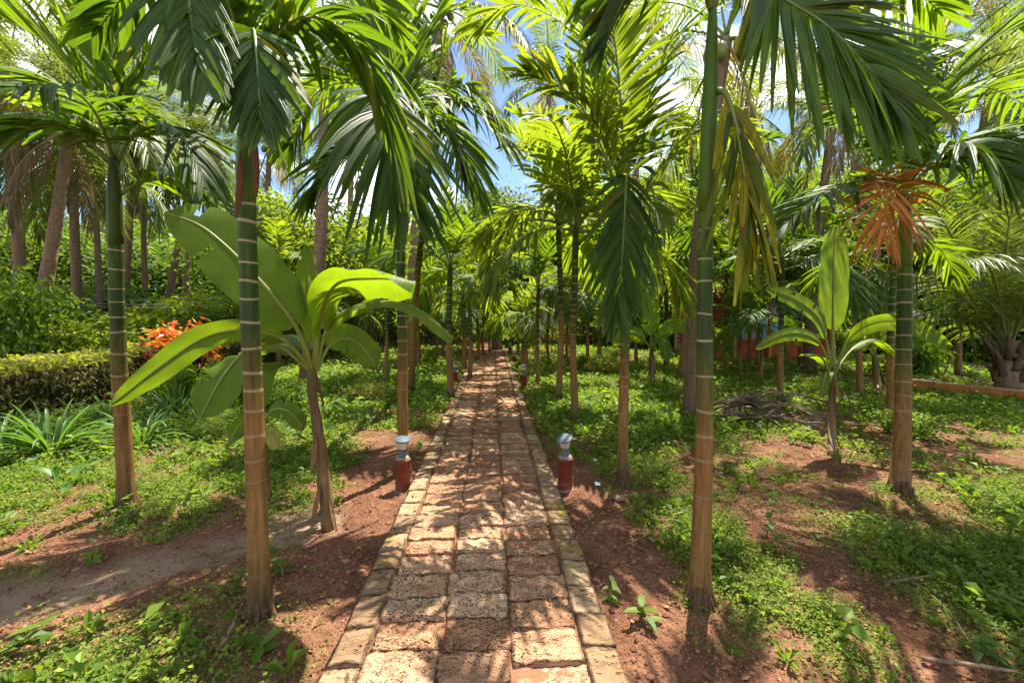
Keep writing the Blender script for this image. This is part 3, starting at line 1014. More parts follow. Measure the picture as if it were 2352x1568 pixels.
def crown(root, tp, lib, scale, count, az0=None, lo=0, hi=8, skip_front=False, dead=0, yel=0, sx=1.0):
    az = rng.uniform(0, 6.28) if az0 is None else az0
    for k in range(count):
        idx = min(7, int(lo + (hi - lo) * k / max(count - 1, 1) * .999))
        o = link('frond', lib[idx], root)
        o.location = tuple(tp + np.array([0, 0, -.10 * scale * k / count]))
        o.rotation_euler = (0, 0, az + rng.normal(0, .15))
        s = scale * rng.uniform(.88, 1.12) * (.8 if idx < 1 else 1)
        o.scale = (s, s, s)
        az += 2.3999
    for k in range(dead + yel):
        o = link('frond', random.choice(LIB_DEAD if k < dead else LIB_YEL), root)
        o.location = tuple(tp + np.array([0, 0, -.2 * scale]))
        o.rotation_euler = (0, 0, rng.uniform(3.3, 6.1))
        o.scale = (scale * .85,) * 3
        tag(o, 'drooping dead orange frond' if k < dead else 'drooping yellowing frond')


LEAFLETS = {}


def key_frond(root, pts, mat, label=None, cap=300, rib=None, **kw):
    """frond laid out in world space, every leaflet an object of its own under it"""
    o0 = np.array(root.location)
    P = np.array([at(*p) for p in pts]) - o0
    (Q, rad), ls = frond(P, **kw)
    g = add_tube(Geo(), Q, rad, 6)
    used = LEAFLETS.get(root.name, 0)
    free = max(0, cap - used)
    order = list(range(len(ls)))
    sep = set(order[:free]) if free < len(ls) else set(order)
    rest = Geo()
    fo = g.obj('frond', rib or M_RACHIS, root)
    if label:
        fo['label'] = label
    for k, (V, F, UV) in enumerate(ls):
        if k in sep:
            c = V[0].copy()
            mt = mat
            if mat in (G_DARK, G_MID, G_LIT) and (k * 37 + 11 * len(ls)) % 29 == 0:
                mt = G_YEL
            lo = Geo().add(V - c, F, UV).obj('leaflet', mt, fo)
            lo.location = tuple(c)
        else:
            rest.add(V, F, UV)
    if rest.n:
        tag(rest.obj('leaflets', mat, fo), kind='stuff')
    LEAFLETS[root.name] = used + len(sep)
    return fo


def far_frond(root, pts, mat, label=None, rib=None, **kw):
    o0 = np.array(root.location)
    P = np.array([at(*p) for p in pts]) - o0
    me = merged_frond(P, [rib or M_RACHIS, mat], **kw)
    fo = link('frond', me, root)
    if label:
        fo['label'] = label
    return fo


def spathe(root, p0, p1, width, label):
    """dry boat-shaped leaf base hanging from the shaft"""
    o0 = np.array(root.location)
    P = smooth_path([p0 - o0, (p0 + p1) / 2 - o0 + np.array([.01, -.02, 0]), p1 - o0], 8)
    g = Geo()
    rr = width * np.array([.15, .35, .48, .5, .5, .46, .34, .08])
    V, F, UV, C = tube(P, rr, 8, True)
    V[:, 1] = o_y = P[:, 1].mean() + (V[:, 1] - P[:, 1].mean()) * .45
    g.add(V, F, UV)
    g.F3.append(C)
    g.M3.append(np.zeros(len(C), int))
    o = g.obj('dry_sheath', M_SPATHE, root)
    return o


# ---- L1: nearest palm on the left of the path
b = gr(600, 1420)
top = at(566, 455, 2.2)
L1, t1 = ring_areca(b, top, 0.0400, 0.0504, 'nearest palm left of the path, green ringed trunk with brown sheaths at its top', 'areca palms along the path', .0, .36, None, (.155, .085), False)
k1 = dict(W=0.051, seg=6)
key_frond(L1, [(566, 330, 2.2), (553, 120, 2.12), (505, -30, 2.0), (440, -60, 1.88), (440, 50, 1.78), (468, 165, 1.70)], G_DARK, n=37, L=.28, droop=0.46, seed=1, start=.34, vlift=.05, ang0=58, ang1=20, **k1)
key_frond(L1, [(568, 330, 2.2), (573, 160, 2.06), (580, 70, 1.94), (588, 110, 1.82), (600, 275, 1.74)], G_DARK, n=29, L=.25, droop=0.31, seed=2, start=.4, vlift=.05, side=(1, .1, 0), ang0=60, ang1=22, W=.038, seg=6)
key_frond(L1, [(570, 320, 2.2), (618, 110, 2.2), (690, 40, 2.22), (790, 70, 2.28), (868, 200, 2.34), (912, 370, 2.4)], G_DARK, n=41, L=.46, droop=0.53, seed=3, start=.26, vlift=.1, ang0=60, ang1=20, **k1)
key_frond(L1, [(570, 300, 2.2), (610, 120, 2.35), (690, -50, 2.55), (800, -70, 2.7), (900, 60, 2.8)], G_MID, n=35, L=.44, droop=0.31, seed=4, start=.25, **k1)
key_frond(L1, [(562, 300, 2.2), (520, 120, 2.3), (430, -20, 2.45), (330, -50, 2.6), (230, 60, 2.7)], G_DARK, n=35, L=.42, droop=0.31, seed=5, start=.25, **k1)
far_frond(L1, [(564, 300, 2.2), (560, 120, 2.6), (545, 30, 3.1), (530, 90, 3.6)], G_MID, n=35, L=.42, droop=0.25, seed=6, **k1)
far_frond(L1, [(565, 300, 2.2), (590, 0, 2.25), (640, -250, 2.4)], G_DARK, n=32, L=.38, droop=0.12, seed=7, **k1)
spathe(L1, at(556, 350, 2.15), at(543, 500, 2.12), .036, '')
spathe(L1, at(584, 300, 2.15), at(590, 455, 2.14), .032, '')

# ---- L2: left, farther out
b = gr(291, 1166)
top = at(266, 560, 3.4)
L2, t2 = ring_areca(b, top, 0.0464, 0.0588, 'leftmost ringed palm standing in the weeds near the strap leaved plants', 'areca palms along the path', -.01, .62, None, (.17, .13), True)
k2 = dict(W=0.045, seg=5)
key_frond(L2, [(264, 370, 3.4), (225, 250, 3.35), (170, 170, 3.3), (90, 90, 3.25), (-10, 35, 3.2)], G_MID, n=37, L=.62, droop=0.15, seed=11, ang0=58, ang1=22, start=.12, **k2)
key_frond(L2, [(263, 360, 3.4), (258, 200, 3.4), (262, 60, 3.4), (250, -70, 3.4)], G_MID, n=35, L=.55, droop=0.07, seed=12, ang0=40, ang1=15, side=(1, .2, 0), start=.15, **k2)
key_frond(L2, [(262, 380, 3.4), (200, 320, 3.25), (130, 290, 3.15), (50, 300, 3.05), (-20, 345, 3.0)], G_DARK, n=32, L=.44, droop=0.34, seed=13, start=.2, **k2)
key_frond(L2, [(268, 375, 3.4), (300, 318, 3.35), (360, 288, 3.25), (420, 310, 3.2), (458, 395, 3.15)], G_DARK, n=35, L=.45, droop=0.37, seed=14, start=.2, **k2)
key_frond(L2, [(270, 450, 3.4), (320, 420, 3.4), (390, 412, 3.4), (460, 440, 3.4), (530, 500, 3.4)], G_MID, n=35, L=.36, droop=0.53, seed=15, start=.15, W=.04, seg=5)
key_frond(L2, [(266, 360, 3.4), (300, 220, 3.5), (360, 150, 3.6), (450, 130, 3.7)], G_MID, n=32, L=.48, droop=0.25, seed=16, start=.2, **k2)
far_frond(L2, [(262, 370, 3.4), (220, 260, 3.0), (150, 200, 2.7), (60, 200, 2.45)], G_DARK, n=26, L=.40, droop=0.43, seed=17, skip=.15, **k2)
far_frond(L2, [(264, 360, 3.4), (280, 220, 3.9), (290, 170, 4.5), (300, 230, 5.0)], G_MID, n=32, L=.45, droop=0.25, seed=18, **k2)
far_frond(L2, [(262, 365, 3.4), (190, 240, 3.8), (130, 200, 4.3), (60, 230, 4.8)], G_LIT, n=32, L=.45, droop=0.31, seed=19, **k2)

# ---- L3: left side, second beside the path
b = gr(927, 1084)
top = at(921, 520, 4.2)
L3, t3 = ring_areca(b, top, 0.0416, 0.0538, 'palm behind the near left path lamp, under broad drooping fronds', 'areca palms along the path', 0, .75, None, (.16, .11), True)
k3 = dict(W=0.056, seg=6)
key_frond(L3, [(918, 340, 4.2), (890, 230, 3.9), (866, 215, 3.6), (890, 300, 3.35), (935, 450, 3.25)], G_DARK, n=37, L=.66, droop=0.56, seed=21, start=.28, vlift=.1, ang0=62, ang1=22, **k3)
key_frond(L3, [(916, 350, 4.2), (880, 320, 4.15), (820, 338, 4.1), (770, 370, 4.05), (725, 440, 4.0)], G_DARK, n=35, L=.56, droop=0.46, seed=22, start=.12, ang0=70, ang1=25, W=.05, seg=6)
key_frond(L3, [(918, 340, 4.2), (905, 200, 4.3), (900, 60, 4.4), (905, -90, 4.5)], G_MID, n=37, L=.75, droop=0.06, seed=23, start=.1, ang0=42, ang1=16, side=(1, .15, 0), W=.06, seg=5)
key_frond(L3, [(920, 345, 4.2), (955, 260, 4.1), (1000, 270, 4.0), (1050, 330, 3.95), (1080, 410, 3.9)], G_DARK, n=35, L=.60, droop=0.43, seed=24, start=.15, **k3)
key_frond(L3, [(916, 345, 4.2), (870, 220, 4.3), (800, 190, 4.4), (720, 220, 4.5), (670, 330, 4.6)], G_MID, n=37, L=.60, droop=0.37, seed=25, start=.15, **k3)
far_frond(L3, [(917, 340, 4.2), (860, 150, 4.35), (800, 20, 4.5), (730, -60, 4.6)], G_MID, n=37, L=.65, droop=0.12, seed=26, **k3)
far_frond(L3, [(918, 345, 4.2), (930, 230, 4.7), (935, 190, 5.3), (940, 250, 5.9)], G_MID, n=35, L=.6, droop=0.31, seed=27, **k3)
far_frond(L3, [(918, 340, 4.2), (950, 150, 4.5), (1000, 40, 4.7), (1060, 20, 4.9)], G_MID, n=35, L=.5, droop=0.25, seed=28, **k3)

# ---- L4: leaning palm behind L3
b = gr(944, 905)
top = at(992, 330, 6.6)
L4, t4 = ring_areca(b, top, 0.0440, 0.0630, 'grey leaning palm behind the palm at the left path lamp, crown against the sky', 'areca palms along the path', -.06, .70, None, (.13, .12), True)
for k, (pts, mt, dr) in enumerate([
        ([(996, 235, 6.6), (1040, 200, 6.5), (1090, 210, 6.4), (1140, 270, 6.3)], G_MID, .5),
        ([(996, 235, 6.6), (1050, 235, 6.3), (1110, 270, 6.1), (1165, 340, 5.9)], G_MID, .45),
        ([(996, 235, 6.6), (950, 190, 6.5), (900, 180, 6.4), (850, 230, 6.3)], G_DARK, .5),
        ([(996, 230, 6.6), (985, 130, 6.6), (960, 60, 6.6), (920, 10, 6.6)], G_DARK, .2),
        ([(996, 230, 6.6), (1020, 130, 6.7), (1060, 80, 6.8), (1120, 80, 6.9)], G_LIT, .3),
        ([(996, 235, 6.6), (975, 200, 6.2), (965, 230, 5.9), (960, 300, 5.7)], G_DARK, .6),
        ([(996, 235, 6.6), (1020, 260, 6.2), (1050, 320, 5.9), (1075, 400, 5.8)], G_MID, .6)]):
    far_frond(L4, pts, mt, n=35, L=.62, W=.05, droop=dr, seed=60 + k, seg=5)

# ---- R1: nearest palm on the right
b = gr(1606, 1388)
top = at(1622, 480, 2.3)
R1, tr1 = ring_areca(b, top, 0.0376, 0.0521, 'nearest palm right of the path, tall brown ringed trunk with a yellowing frond', 'areca palms along the path', .012, 1.05, (0.01, 0, 1), (.19, .15), False, shaft_r=1.06)
zt = tr1 + np.array(R1.location)
k4 = dict(W=0.051, seg=6)
key_frond(R1, [(1636, 20, 2.3), (1690, -110, 2.3), (1790, -10, 2.25), (1893, 55, 2.2), (1985, 145, 2.15), (2050, 235, 2.12)], G_MID, n=56, L=.66, droop=0.14, seed=31, start=.28, vlift=.0, ang0=66, ang1=22, side=(.62, .3, .72), **k4)
key_frond(R1, [(1634, 20, 2.3), (1600, -100, 2.3), (1520, -90, 2.35), (1440, -10, 2.4), (1390, 90, 2.45)], G_DARK, n=35, L=.40, droop=0.25, seed=32, start=.3, **k4)
key_frond(R1, [(1648, 210, 2.3), (1668, 215, 2.2), (1690, 290, 2.15), (1712, 430, 2.1), (1722, 560, 2.1)], G_YEL, 'frond hanging down, yellow and brown blotched', n=24, L=.36, droop=1.00, seed=33, start=.16, vlift=.1, ang0=32, ang1=16, jit=2.2, side=(1, .3, 0), W=.044, seg=6, skip=.08)
key_frond(R1, [(1636, 20, 2.3), (1700, -120, 2.6), (1830, -190, 2.9), (2000, -120, 3.1), (2150, 20, 3.2)], G_MID, n=41, L=.6, droop=0.31, seed=34, start=.25, **k4)
far_frond(R1, [(1634, 20, 2.3), (1620, -200, 2.2), (1600, -380, 2.0), (1560, -420, 1.6)], G_DARK, n=35, L=.5, droop=0.19, seed=35, **k4)
far_frond(R1, [(1634, 20, 2.3), (1560, -150, 2.6), (1480, -200, 2.9), (1400, -130, 3.2), (1350, 0, 3.4)], G_MID, n=37, L=.5, droop=0.31, seed=36, **k4)
far_frond(R1, [(1636, 20, 2.3), (1660, -150, 2.7), (1690, -160, 3.2), (1720, -60, 3.7)], G_LIT, n=37, L=.5, droop=0.25, seed=37, **k4)

# ---- R2: right side, with a frond hanging over its trunk
b = gr(1431, 1118)
top = at(1438, 560, 3.9)
R2, tr2 = ring_areca(b, top, 0.0368, 0.0504, 'palm right of the path whose long frond hangs down over its trunk', 'areca palms along the path', 0, .70, None, (.14, .12), True)
k5 = dict(W=0.047, seg=6)
key_frond(R2, [(1437, 470, 3.9), (1440, 405, 3.75), (1438, 420, 3.6), (1432, 540, 3.5), (1420, 720, 3.45)], G_DARK, n=44, L=.46, droop=0.34, seed=41, start=.2, vlift=.0, side=(1, .1, 0), ang0=56, ang1=16, **k5)
key_frond(R2, [(1437, 430, 3.9), (1432, 330, 3.9), (1424, 210, 3.85), (1410, 80, 3.8), (1385, -40, 3.75)], G_LIT, n=41, L=0.71, droop=0.19, seed=42, start=.14, side=(1, .15, 0), ang0=62, ang1=25, **k5)
key_frond(R2, [(1436, 480, 3.9), (1410, 420, 3.85), (1370, 310, 3.8), (1310, 215, 3.75), (1215, 165, 3.7)], G_LIT, n=44, L=0.63, droop=0.31, seed=43, start=.14, **k5)
key_frond(R2, [(1440, 480, 3.9), (1490, 430, 3.85), (1550, 350, 3.8), (1610, 300, 3.8), (1690, 310, 3.8)], G_LIT, n=37, L=0.57, droop=0.43, seed=44, start=.14, **k5)
key_frond(R2, [(1437, 430, 3.9), (1470, 250, 4.0), (1530, 110, 4.1), (1620, 40, 4.2)], G_MID, n=37, L=0.63, droop=0.22, seed=45, start=.14, **k5)
far_frond(R2, [(1436, 440, 3.9), (1380, 200, 4.0), (1300, 60, 4.1), (1180, 10, 4.2), (1100, 60, 4.3)], G_LIT, n=41, L=0.63, droop=0.28, seed=46, **k5)
far_frond(R2, [(1437, 450, 3.9), (1480, 330, 4.2), (1520, 270, 4.6), (1560, 300, 5.0)], G_LIT, n=37, L=0.57, droop=0.31, seed=47, **k5)
far_frond(R2, [(1436, 450, 3.9), (1420, 300, 4.4), (1400, 240, 4.9), (1370, 280, 5.3)], G_MID, n=37, L=0.57, droop=0.31, seed=48, **k5)

# ---- RR: right, with the dead orange frond
b = gr(2065, 1135)
top = at(2078, 610, 3.75)
RR, trr = ring_areca(b, top, 0.0528, 0.0689, 'palm far right with white rings and a dead orange frond under its crown', 'areca palms along the path', .01, .66, None, (.16, .12), False)
k6 = dict(W=0.047, seg=5)
key_frond(RR, [(2084, 420, 3.75), (2066, 330, 3.75), (2040, 270, 3.7), (1990, 210, 3.65), (1930, 190, 3.6)], G_DARK, n=37, L=0.65, droop=0.31, seed=51, start=.14, **k6)
key_frond(RR, [(2086, 430, 3.75), (2130, 390, 3.7), (2200, 362, 3.6), (2290, 352, 3.5), (2380, 380, 3.4)], G_DARK, n=41, L=0.78, droop=0.34, seed=52, start=.14, **k6)
key_frond(RR, [(2080, 445, 3.75), (2020, 425, 3.65), (1950, 425, 3.6), (1870, 460, 3.5), (1800, 520, 3.45)], G_DARK, n=41, L=0.50, droop=0.37, seed=53, start=.16, W=.045, seg=5)
key_frond(RR, [(2086, 410, 3.75), (2120, 270, 3.8), (2190, 160, 3.8), (2280, 90, 3.8), (2380, 50, 3.8)], G_MID, n=41, L=0.75, droop=0.22, seed=54, start=.14, **k6)
key_frond(RR, [(2084, 410, 3.75), (2080, 300, 3.8), (2085, 190, 3.9), (2110, 90, 4.0)], G_MID, n=37, L=0.69, droop=0.15, seed=55, start=.14, side=(1, .2, 0), ang0=50, **k6)
key_frond(RR, [(2076, 500, 3.68), (2066, 450, 3.55), (2050, 425, 3.40), (2036, 455, 3.28), (2030, 520, 3.22)], G_DEAD, 'dead orange frond hanging beside the trunk', n=26, L=.42, droop=.6, seed=56, start=.1, ang0=100, ang1=35, vlift=.1, W=.030, seg=6, rib=M_RACHY, jit=2.6, side=(1, .2, 0), prof=[(0, .9), (.5, 1), (1, .7)])
key_frond(RR, [(2070, 480, 3.62), (2056, 430, 3.5), (2035, 405, 3.4), (2005, 425, 3.3)], G_DEAD, 'curled dead orange frond tip', n=14, L=0.30, droop=0.25, seed=156, start=.3, ang0=80, ang1=30, vlift=.2, W=.024, seg=6, rib=M_RACHY, jit=2.6)
far_frond(RR, [(2084, 420, 3.75), (2040, 300, 4.1), (1980, 250, 4.5), (1900, 280, 4.9)], G_MID, n=37, L=0.62, droop=0.31, seed=58, **k6)
far_frond(RR, [(2086, 425, 3.75), (2150, 350, 3.4), (2230, 330, 3.1), (2320, 400, 2.9)], G_DARK, n=37, L=0.62, droop=0.43, seed=59, **k6)
far_frond(RR, [(2086, 415, 3.75), (2160, 250, 4.1), (2260, 200, 4.4), (2370, 250, 4.6)], G_MID, n=37, L=0.69, droop=0.31, seed=50, **k6)

# ---- further areca palms: base px,py ; crown px,py ; radius ; frond scale ; count ; library ; label
GEN = [
    (1322, 973, 1321, 590, .058, 1.75, 13, 'lit', 'palm right of the path, dark slim trunk just before the paler brown trunk', 0, 0),
    (1283, 923, 1284, 560, .060, 1.8, 12, 'lit', 'brown trunked palm right of the path, two metres behind the dark slim one', 0, 0),
    (1036, 918, 1033, 655, .066, 1.35, 9, 'mid', 'palm left of the path in front of the second lamp pair, thick green top', 0, 0),
    (1079, 874, 1078, 700, .060, 1.45, 8, 'lit', 'palm touching the left kerb of the path, frond hanging over its trunk', 0, 0),
    (1066, 851, 1065, 705, .075, 1.3, 7, 'lit', 'pale trunked palm just left of the one touching the kerb', 0, 1),
    (889, 878, 889, 690, .052, 1.3, 8, 'mid', 'slim palm in the lawn left of the drooping path palm', 0, 0),
    (960, 838, 958, 730, .080, 1.5, 8, 'mid', 'pale stemmed palm at the back of the left lawn', 1, 0),
    (796, 832, 796, 730, .040, 1.2, 7, 'lit', 'thin young palm at the end of the hedge', 0, 0),
    (1236, 884, 1236, 690, .052, 1.35, 9, 'dark', 'dark crowned palm right of the path near the second lamp', 0, 0),
    (1209, 861, 1209, 745, .055, 1.0, 7, 'lit', 'palm beside the right kerb with one bright yellow frond', 0, 2),
    (1199, 841, 1199, 750, .060, 1.2, 7, 'lit', 'third palm of the far right row beside the path', 0, 0),
    (1190, 826, 1190, 752, .060, 1.2, 7, 'mid', 'last palm of the far right row beside the path', 0, 0),
    (1110, 818, 1110, 745, .060, 1.2, 7, 'mid', 'last slim palm left of the path end', 0, 0),
    (1096, 828, 1096, 740, .060, 1.3, 7, 'dark', 'second last slim palm left of the path end', 0, 0),
    (1378, 836, 1378, 735, .070, 1.3, 8, 'mid', 'palm with a short brown stem behind the right lawn', 0, 0),
    (1793, 924, 1796, 640, .056, 1.5, 8, 'dark', 'dark green palm between the coconut trunk and the brown near trunk', 0, 1),
    (1975, 914, 1977, 660, .060, 1.45, 8, 'dark', 'ringed palm behind the upright banana leaf', 0, 0),
    (1700, 860, 1700, 765, .050, 1.25, 10, 'lit', 'young palm with a short ringed stem before the red house wall', 0, 0),
    (1747, 880, 1746, 760, .042, 1.05, 7, 'mid', 'slimmer young palm right of the short ringed one', 0, 0),
    (2043, 984, 2054, 610, .050, 1.1, 7, 'mid', 'thin palm just left of the palm with the dead frond', 0, 0),
    (1560, 872, 1612, 520, .075, 2.0, 11, 'dark', 'dark crowned palm half hidden behind the nearest right trunk', 0, 0),
    (1530, 842, 1528, 660, .075, 1.6, 8, 'lit', 'palm in the back right with a dead orange frond', 1, 0),
    (1003, 832, 1003, 725, .060, 1.15, 8, 'lit', 'slender palm left of the second last palm by the path end', 0, 0),
    (1018, 822, 1018, 735, .055, 1.1, 8, 'mid', 'slender palm between the pale palm and the path end', 0, 0),
    (1125, 814, 1125, 742, .050, 1.0, 7, 'lit', 'thinnest palm nearest the dark trunk at the path end', 0, 0),
    (1262, 840, 1262, 715, .055, 1.15, 8, 'mid', 'slender palm behind the dark crowned palm on the right', 0, 0),
    (1304, 846, 1304, 705, .055, 1.2, 8, 'lit', 'slender palm seen between the two brown trunked palms', 0, 0),
    (1350, 850, 1352, 700, .055, 1.2, 8, 'mid', 'slender palm just right of the dark slim trunk', 0, 0),
    (1462, 838, 1462, 690, .060, 1.2, 8, 'lit', 'slender palm right of the hanging frond in the back', 0, 0),
    (835, 828, 835, 715, .050, 1.1, 8, 'mid', 'slender palm at the stakes by the hedge end', 0, 0),
    (1720, 842, 1722, 690, .060, 1.7, 11, 'mid', 'broad crowned palm before the porch of the red house', 0, 0),
    (1835, 846, 1838, 690, .060, 1.6, 11, 'lit', 'palm before the blue wall of the house', 0, 0),
    (1905, 850, 1908, 640, .070, 1.8, 11, 'mid', 'palm at the right corner of the blue house', 0, 0),
    (1668, 852, 1668, 660, .060, 1.7, 11, 'mid', 'green palm in front of the red house roof', 0, 0),
    (1740, 846, 1742, 640, .060, 1.5, 10, 'lit', 'bright palm in front of the blue house roof', 0, 0),
    (2200, 868, 2205, 640, .075, 1.6, 8, 'mid', 'palm behind the terracotta kerb near the stocky coconut', 0, 0),
    (640, 846, 645, 640, .075, 1.6, 8, 'lit', 'palm at the hedge behind the large left banana leaf', 0, 0),
]
for (x_, y_, h_, lab) in ((4.5, 1.25, 2.5, 'unseen palm just outside the right edge, added to shade the foreground'), (6.0, 2.5, 2.9, 'unseen palm farther outside the right edge, added for its shade')):  # unseen palms extending the rows, added to throw shade on the right foreground
    root, tp = ring_areca((x_, y_), (x_ + .03, y_, h_), .048, .058, lab, 'areca palms along the path', .02, .55)
    crown(root, tp, LIB['mid'], 1.6, 11)
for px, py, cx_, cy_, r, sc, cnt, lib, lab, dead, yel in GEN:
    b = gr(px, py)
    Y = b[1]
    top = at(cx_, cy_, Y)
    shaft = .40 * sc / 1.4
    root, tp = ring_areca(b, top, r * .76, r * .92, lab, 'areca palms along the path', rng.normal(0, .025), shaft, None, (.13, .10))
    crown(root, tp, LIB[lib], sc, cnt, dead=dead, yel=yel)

# ------------------------------------------------------------------ coconut palms
CARC = [(85, 55), (75, 20), (62, -15), (48, -45), (32, -62), (14, -74), (-8, -82), (-35, -86)]


def coco_lib(mat, seed, **kw):
    return [merged_frond(arc(a, b, 3.4), [M_RACHIS, mat], n=64, L=.82, W=.034, droop=.30 + .07 * k, start=.2, seed=seed + k, ang0=70, ang1=25, vlift=.3 - .03 * k, r0=.028, seg=3, tipw=.1) for k, (a, b) in enumerate(CARC)]


CL = coco_lib(G_COCO, 500)
CLY = [merged_frond(arc(a, b, 3.3), [M_RACHIS, G_COCOY], n=60, L=.8, W=.034, droop=.9, start=.2, seed=530 + k, ang0=60, ang1=25, vlift=.0, r0=.028, seg=3, tipw=.1) for k, (a, b) in enumerate([(20, -80), (-20, -86)])]
CLD = [merged_frond(arc(a, b, 2.8), [M_RACHY, G_COCOD], n=50, L=.75, W=.030, droop=1.2, start=.2, seed=540 + k, ang0=50, ang1=20, vlift=.0, r0=.028, seg=3, tipw=.1) for k, (a, b) in enumerate([(-40, -86), (-65, -88)])]


def coconut(base, pts, r0, r1, label, scale=1.0, count=18, yel=1, dead=1, ring=(.16, .10), group='tall coconut palms'):
    base = np.array([base[0], base[1], float(gz(np.array(base[0]), np.array(base[1]))) - .03])
    root = empty('coconut_palm', base, label, 'palm', group)
    P = [np.zeros(3)] + [np.asarray(p) - base for p in pts]
    trunk_geo(P, r1, r0, ring[0], ring[1], .022, 10, 1.5).obj('trunk', [M_COCO, M_COCOR], root)
    tp = P[-1]
    az = rng.uniform(0, 6.28)
    for k in range(count):
        idx = min(7, int(8 * k / count))
        o = link('frond', CL[idx], root)
        o.location = tuple(tp)
        o.rotation_euler = (rng.normal(0, .08), rng.normal(0, .08), az)
        s = scale * rng.uniform(.85, 1.1)
        o.scale = (s, s, s)
        az += 2.3999
    for k in range(yel + dead):
        o = link('frond', random.choice(CLY if k < yel else CLD), root)
        o.location = tuple(tp)
        o.rotation_euler = (0, 0, rng.uniform(0, 6.28))
        o.scale = (scale * rng.uniform(.8, 1),) * 3
        tag(o, 'yellowing hanging frond' if k < yel else 'dry brown hanging frond')
    g = Geo()
    for k in range(5):
        a = k * 1.3
        c = tp + np.array([math.cos(a) * .22, math.sin(a) * .22, -.18 - .08 * (k % 2)])
        P_ = np.array([c + np.array([0, 0, z]) for z in (-.13, -.09, 0, .09, .13)])
        add_tube(g, P_, np.array([.02, .075, .10, .075, .02]), 7)
    g.obj('coconut_cluster', M_RACHIS, root)
    return root


def cpx(bpx, bpy, Y, pts, *a, **kw):
    b = gr(bpx, bpy) if Y is None else at(bpx, bpy, Y)
    b[2] = 0
    Yb = b[1]
    coconut(b, [at(p[0], p[1], p[2] if len(p) > 2 else Yb) for p in pts], *a, **kw)


cpx(1586, 957, None, [(1598, 620), (1632, 330), (1668, 90)], .115, .085, 'grey coconut palm leaning right, close behind the nearest right trunk', .72, 8, 2, 2, (.07, .06))
cpx(1857, 850, None, [(1870, 620), (1892, 440), (1915, 250)], .15, .10, 'coconut palm with curved grey trunk before the blue house', 1.0, 14, 2, 3)
cpx(702, 882, None, [(722, 680), (738, 520), (748, 120)], .15, .11, 'rough barked coconut palm behind the left banana plant', .9, 10, 1, 1)
cpx(945, 850, None, [(950, 620), (975, 300), (1015, 20)], .17, .11, 'coconut palm rising left of the path with yellow hanging fronds', 1.0, 10, 4, 3)
cpx(85, 858, 11.0, [(95, 720), (125, 530), (160, 300)], .17, .11, 'thick coconut palm leaning right beyond the hedge, nearest at the left', 1.0, 16, 1, 3, group='coconut palms beyond the hedge')
cpx(183, 830, 14.0, [(178, 700), (171, 520), (165, 250)], .14, .10, 'straight dark coconut palm beyond the hedge, second from the left', 1.1, 16, 1, 2, group='coconut palms beyond the hedge')
cpx(234, 835, 14.5, [(228, 660), (222, 500), (226, 330)], .10, .07, 'thin pale stemmed coconut palm beside the ringed left trunk', .9, 16, 0, 1, group='coconut palms beyond the hedge')
cpx(336, 812, 17.5, [(333, 660), (330, 520), (335, 330)], .10, .08, 'slender grey coconut palm in the middle of the back grove', 1.0, 16, 1, 1, group='coconut palms beyond the hedge')
cpx(372, 810, 18.0, [(392, 660), (418, 520), (450, 330)], .15, .10, 'coconut palm leaning right in the back grove', 1.0, 16, 1, 2, group='coconut palms beyond the hedge')
cpx(422, 805, 19.0, [(428, 640), (436, 520), (448, 380)], .14, .10, 'coconut palm standing next to the leaning one in the back grove', 1.0, 16, 0, 1, group='coconut palms beyond the hedge')
cpx(284, 812, 17.0, [(288, 650), (296, 520), (310, 280)], .16, .11, 'coconut palm half hidden behind the left ringed trunk', 1.0, 16, 1, 2, group='coconut palms beyond the hedge')
cpx(45, 850, 12.0, [(48, 700), (40, 520), (20, 230)], .15, .11, 'dark coconut palm at the left edge beyond the hedge', 1.0, 16, 1, 2, group='coconut palms beyond the hedge')
cpx(-120, 880, 8.5, [(-110, 500), (-80, 200), (-40, -60)], .16, .11, 'coconut palm outside the left edge, fronds reaching in at the top corner', .95, 16, 0, 0, group='coconut palms beyond the hedge')
cpx(2560, 900, 9.0, [(2540, 500), (2480, 150), (2420, -60)], .16, .11, 'coconut palm outside the right edge, fronds hanging into the top corner', 1.0, 12, 2, 0)
cpx(2240, 838, 15.0, [(2236, 600), (2250, 350), (2290, 120)], .16, .11, 'tall coconut palm in the right background', 1.0, 16, 1, 1)
cpx(1440, 812, 17.0, [(1446, 600), (1470, 300), (1500, 120)], .16, .11, 'tall coconut palm behind the hanging frond, right of centre', 1.1, 11, 2, 1)
cpx(1240, 806, 19.0, [(1240, 600), (1250, 400), (1262, 200)], .16, .11, 'tall coconut palm beyond the path end', 1.1, 10, 1, 2)

cpx(2010, 832, 16.5, [(2012, 600), (2030, 420), (2040, 230)], .15, .10, 'coconut palm behind the palm with the dead frond', 1.0, 16, 2, 1)
cpx(1700, 826, 17.0, [(1704, 600), (1716, 420), (1735, 260)], .15, .10, 'coconut palm behind the red house', 1.0, 16, 2, 2)
cpx(2420, 850, 12.5, [(2410, 600), (2380, 420), (2350, 250)], .15, .10, 'coconut palm behind the stocky one at the right edge', 1.0, 16, 1, 1)
cpx(600, 815, 17.0, [(604, 640), (612, 500), (620, 330)], .13, .09, 'coconut palm between the near left trunk and the rough barked one', .9, 14, 1, 1)
cpx(800, 812, 18.0, [(802, 620), (806, 420), (815, 250)], .14, .10, 'coconut palm behind the drooping left fronds', 1.0, 16, 2, 1)

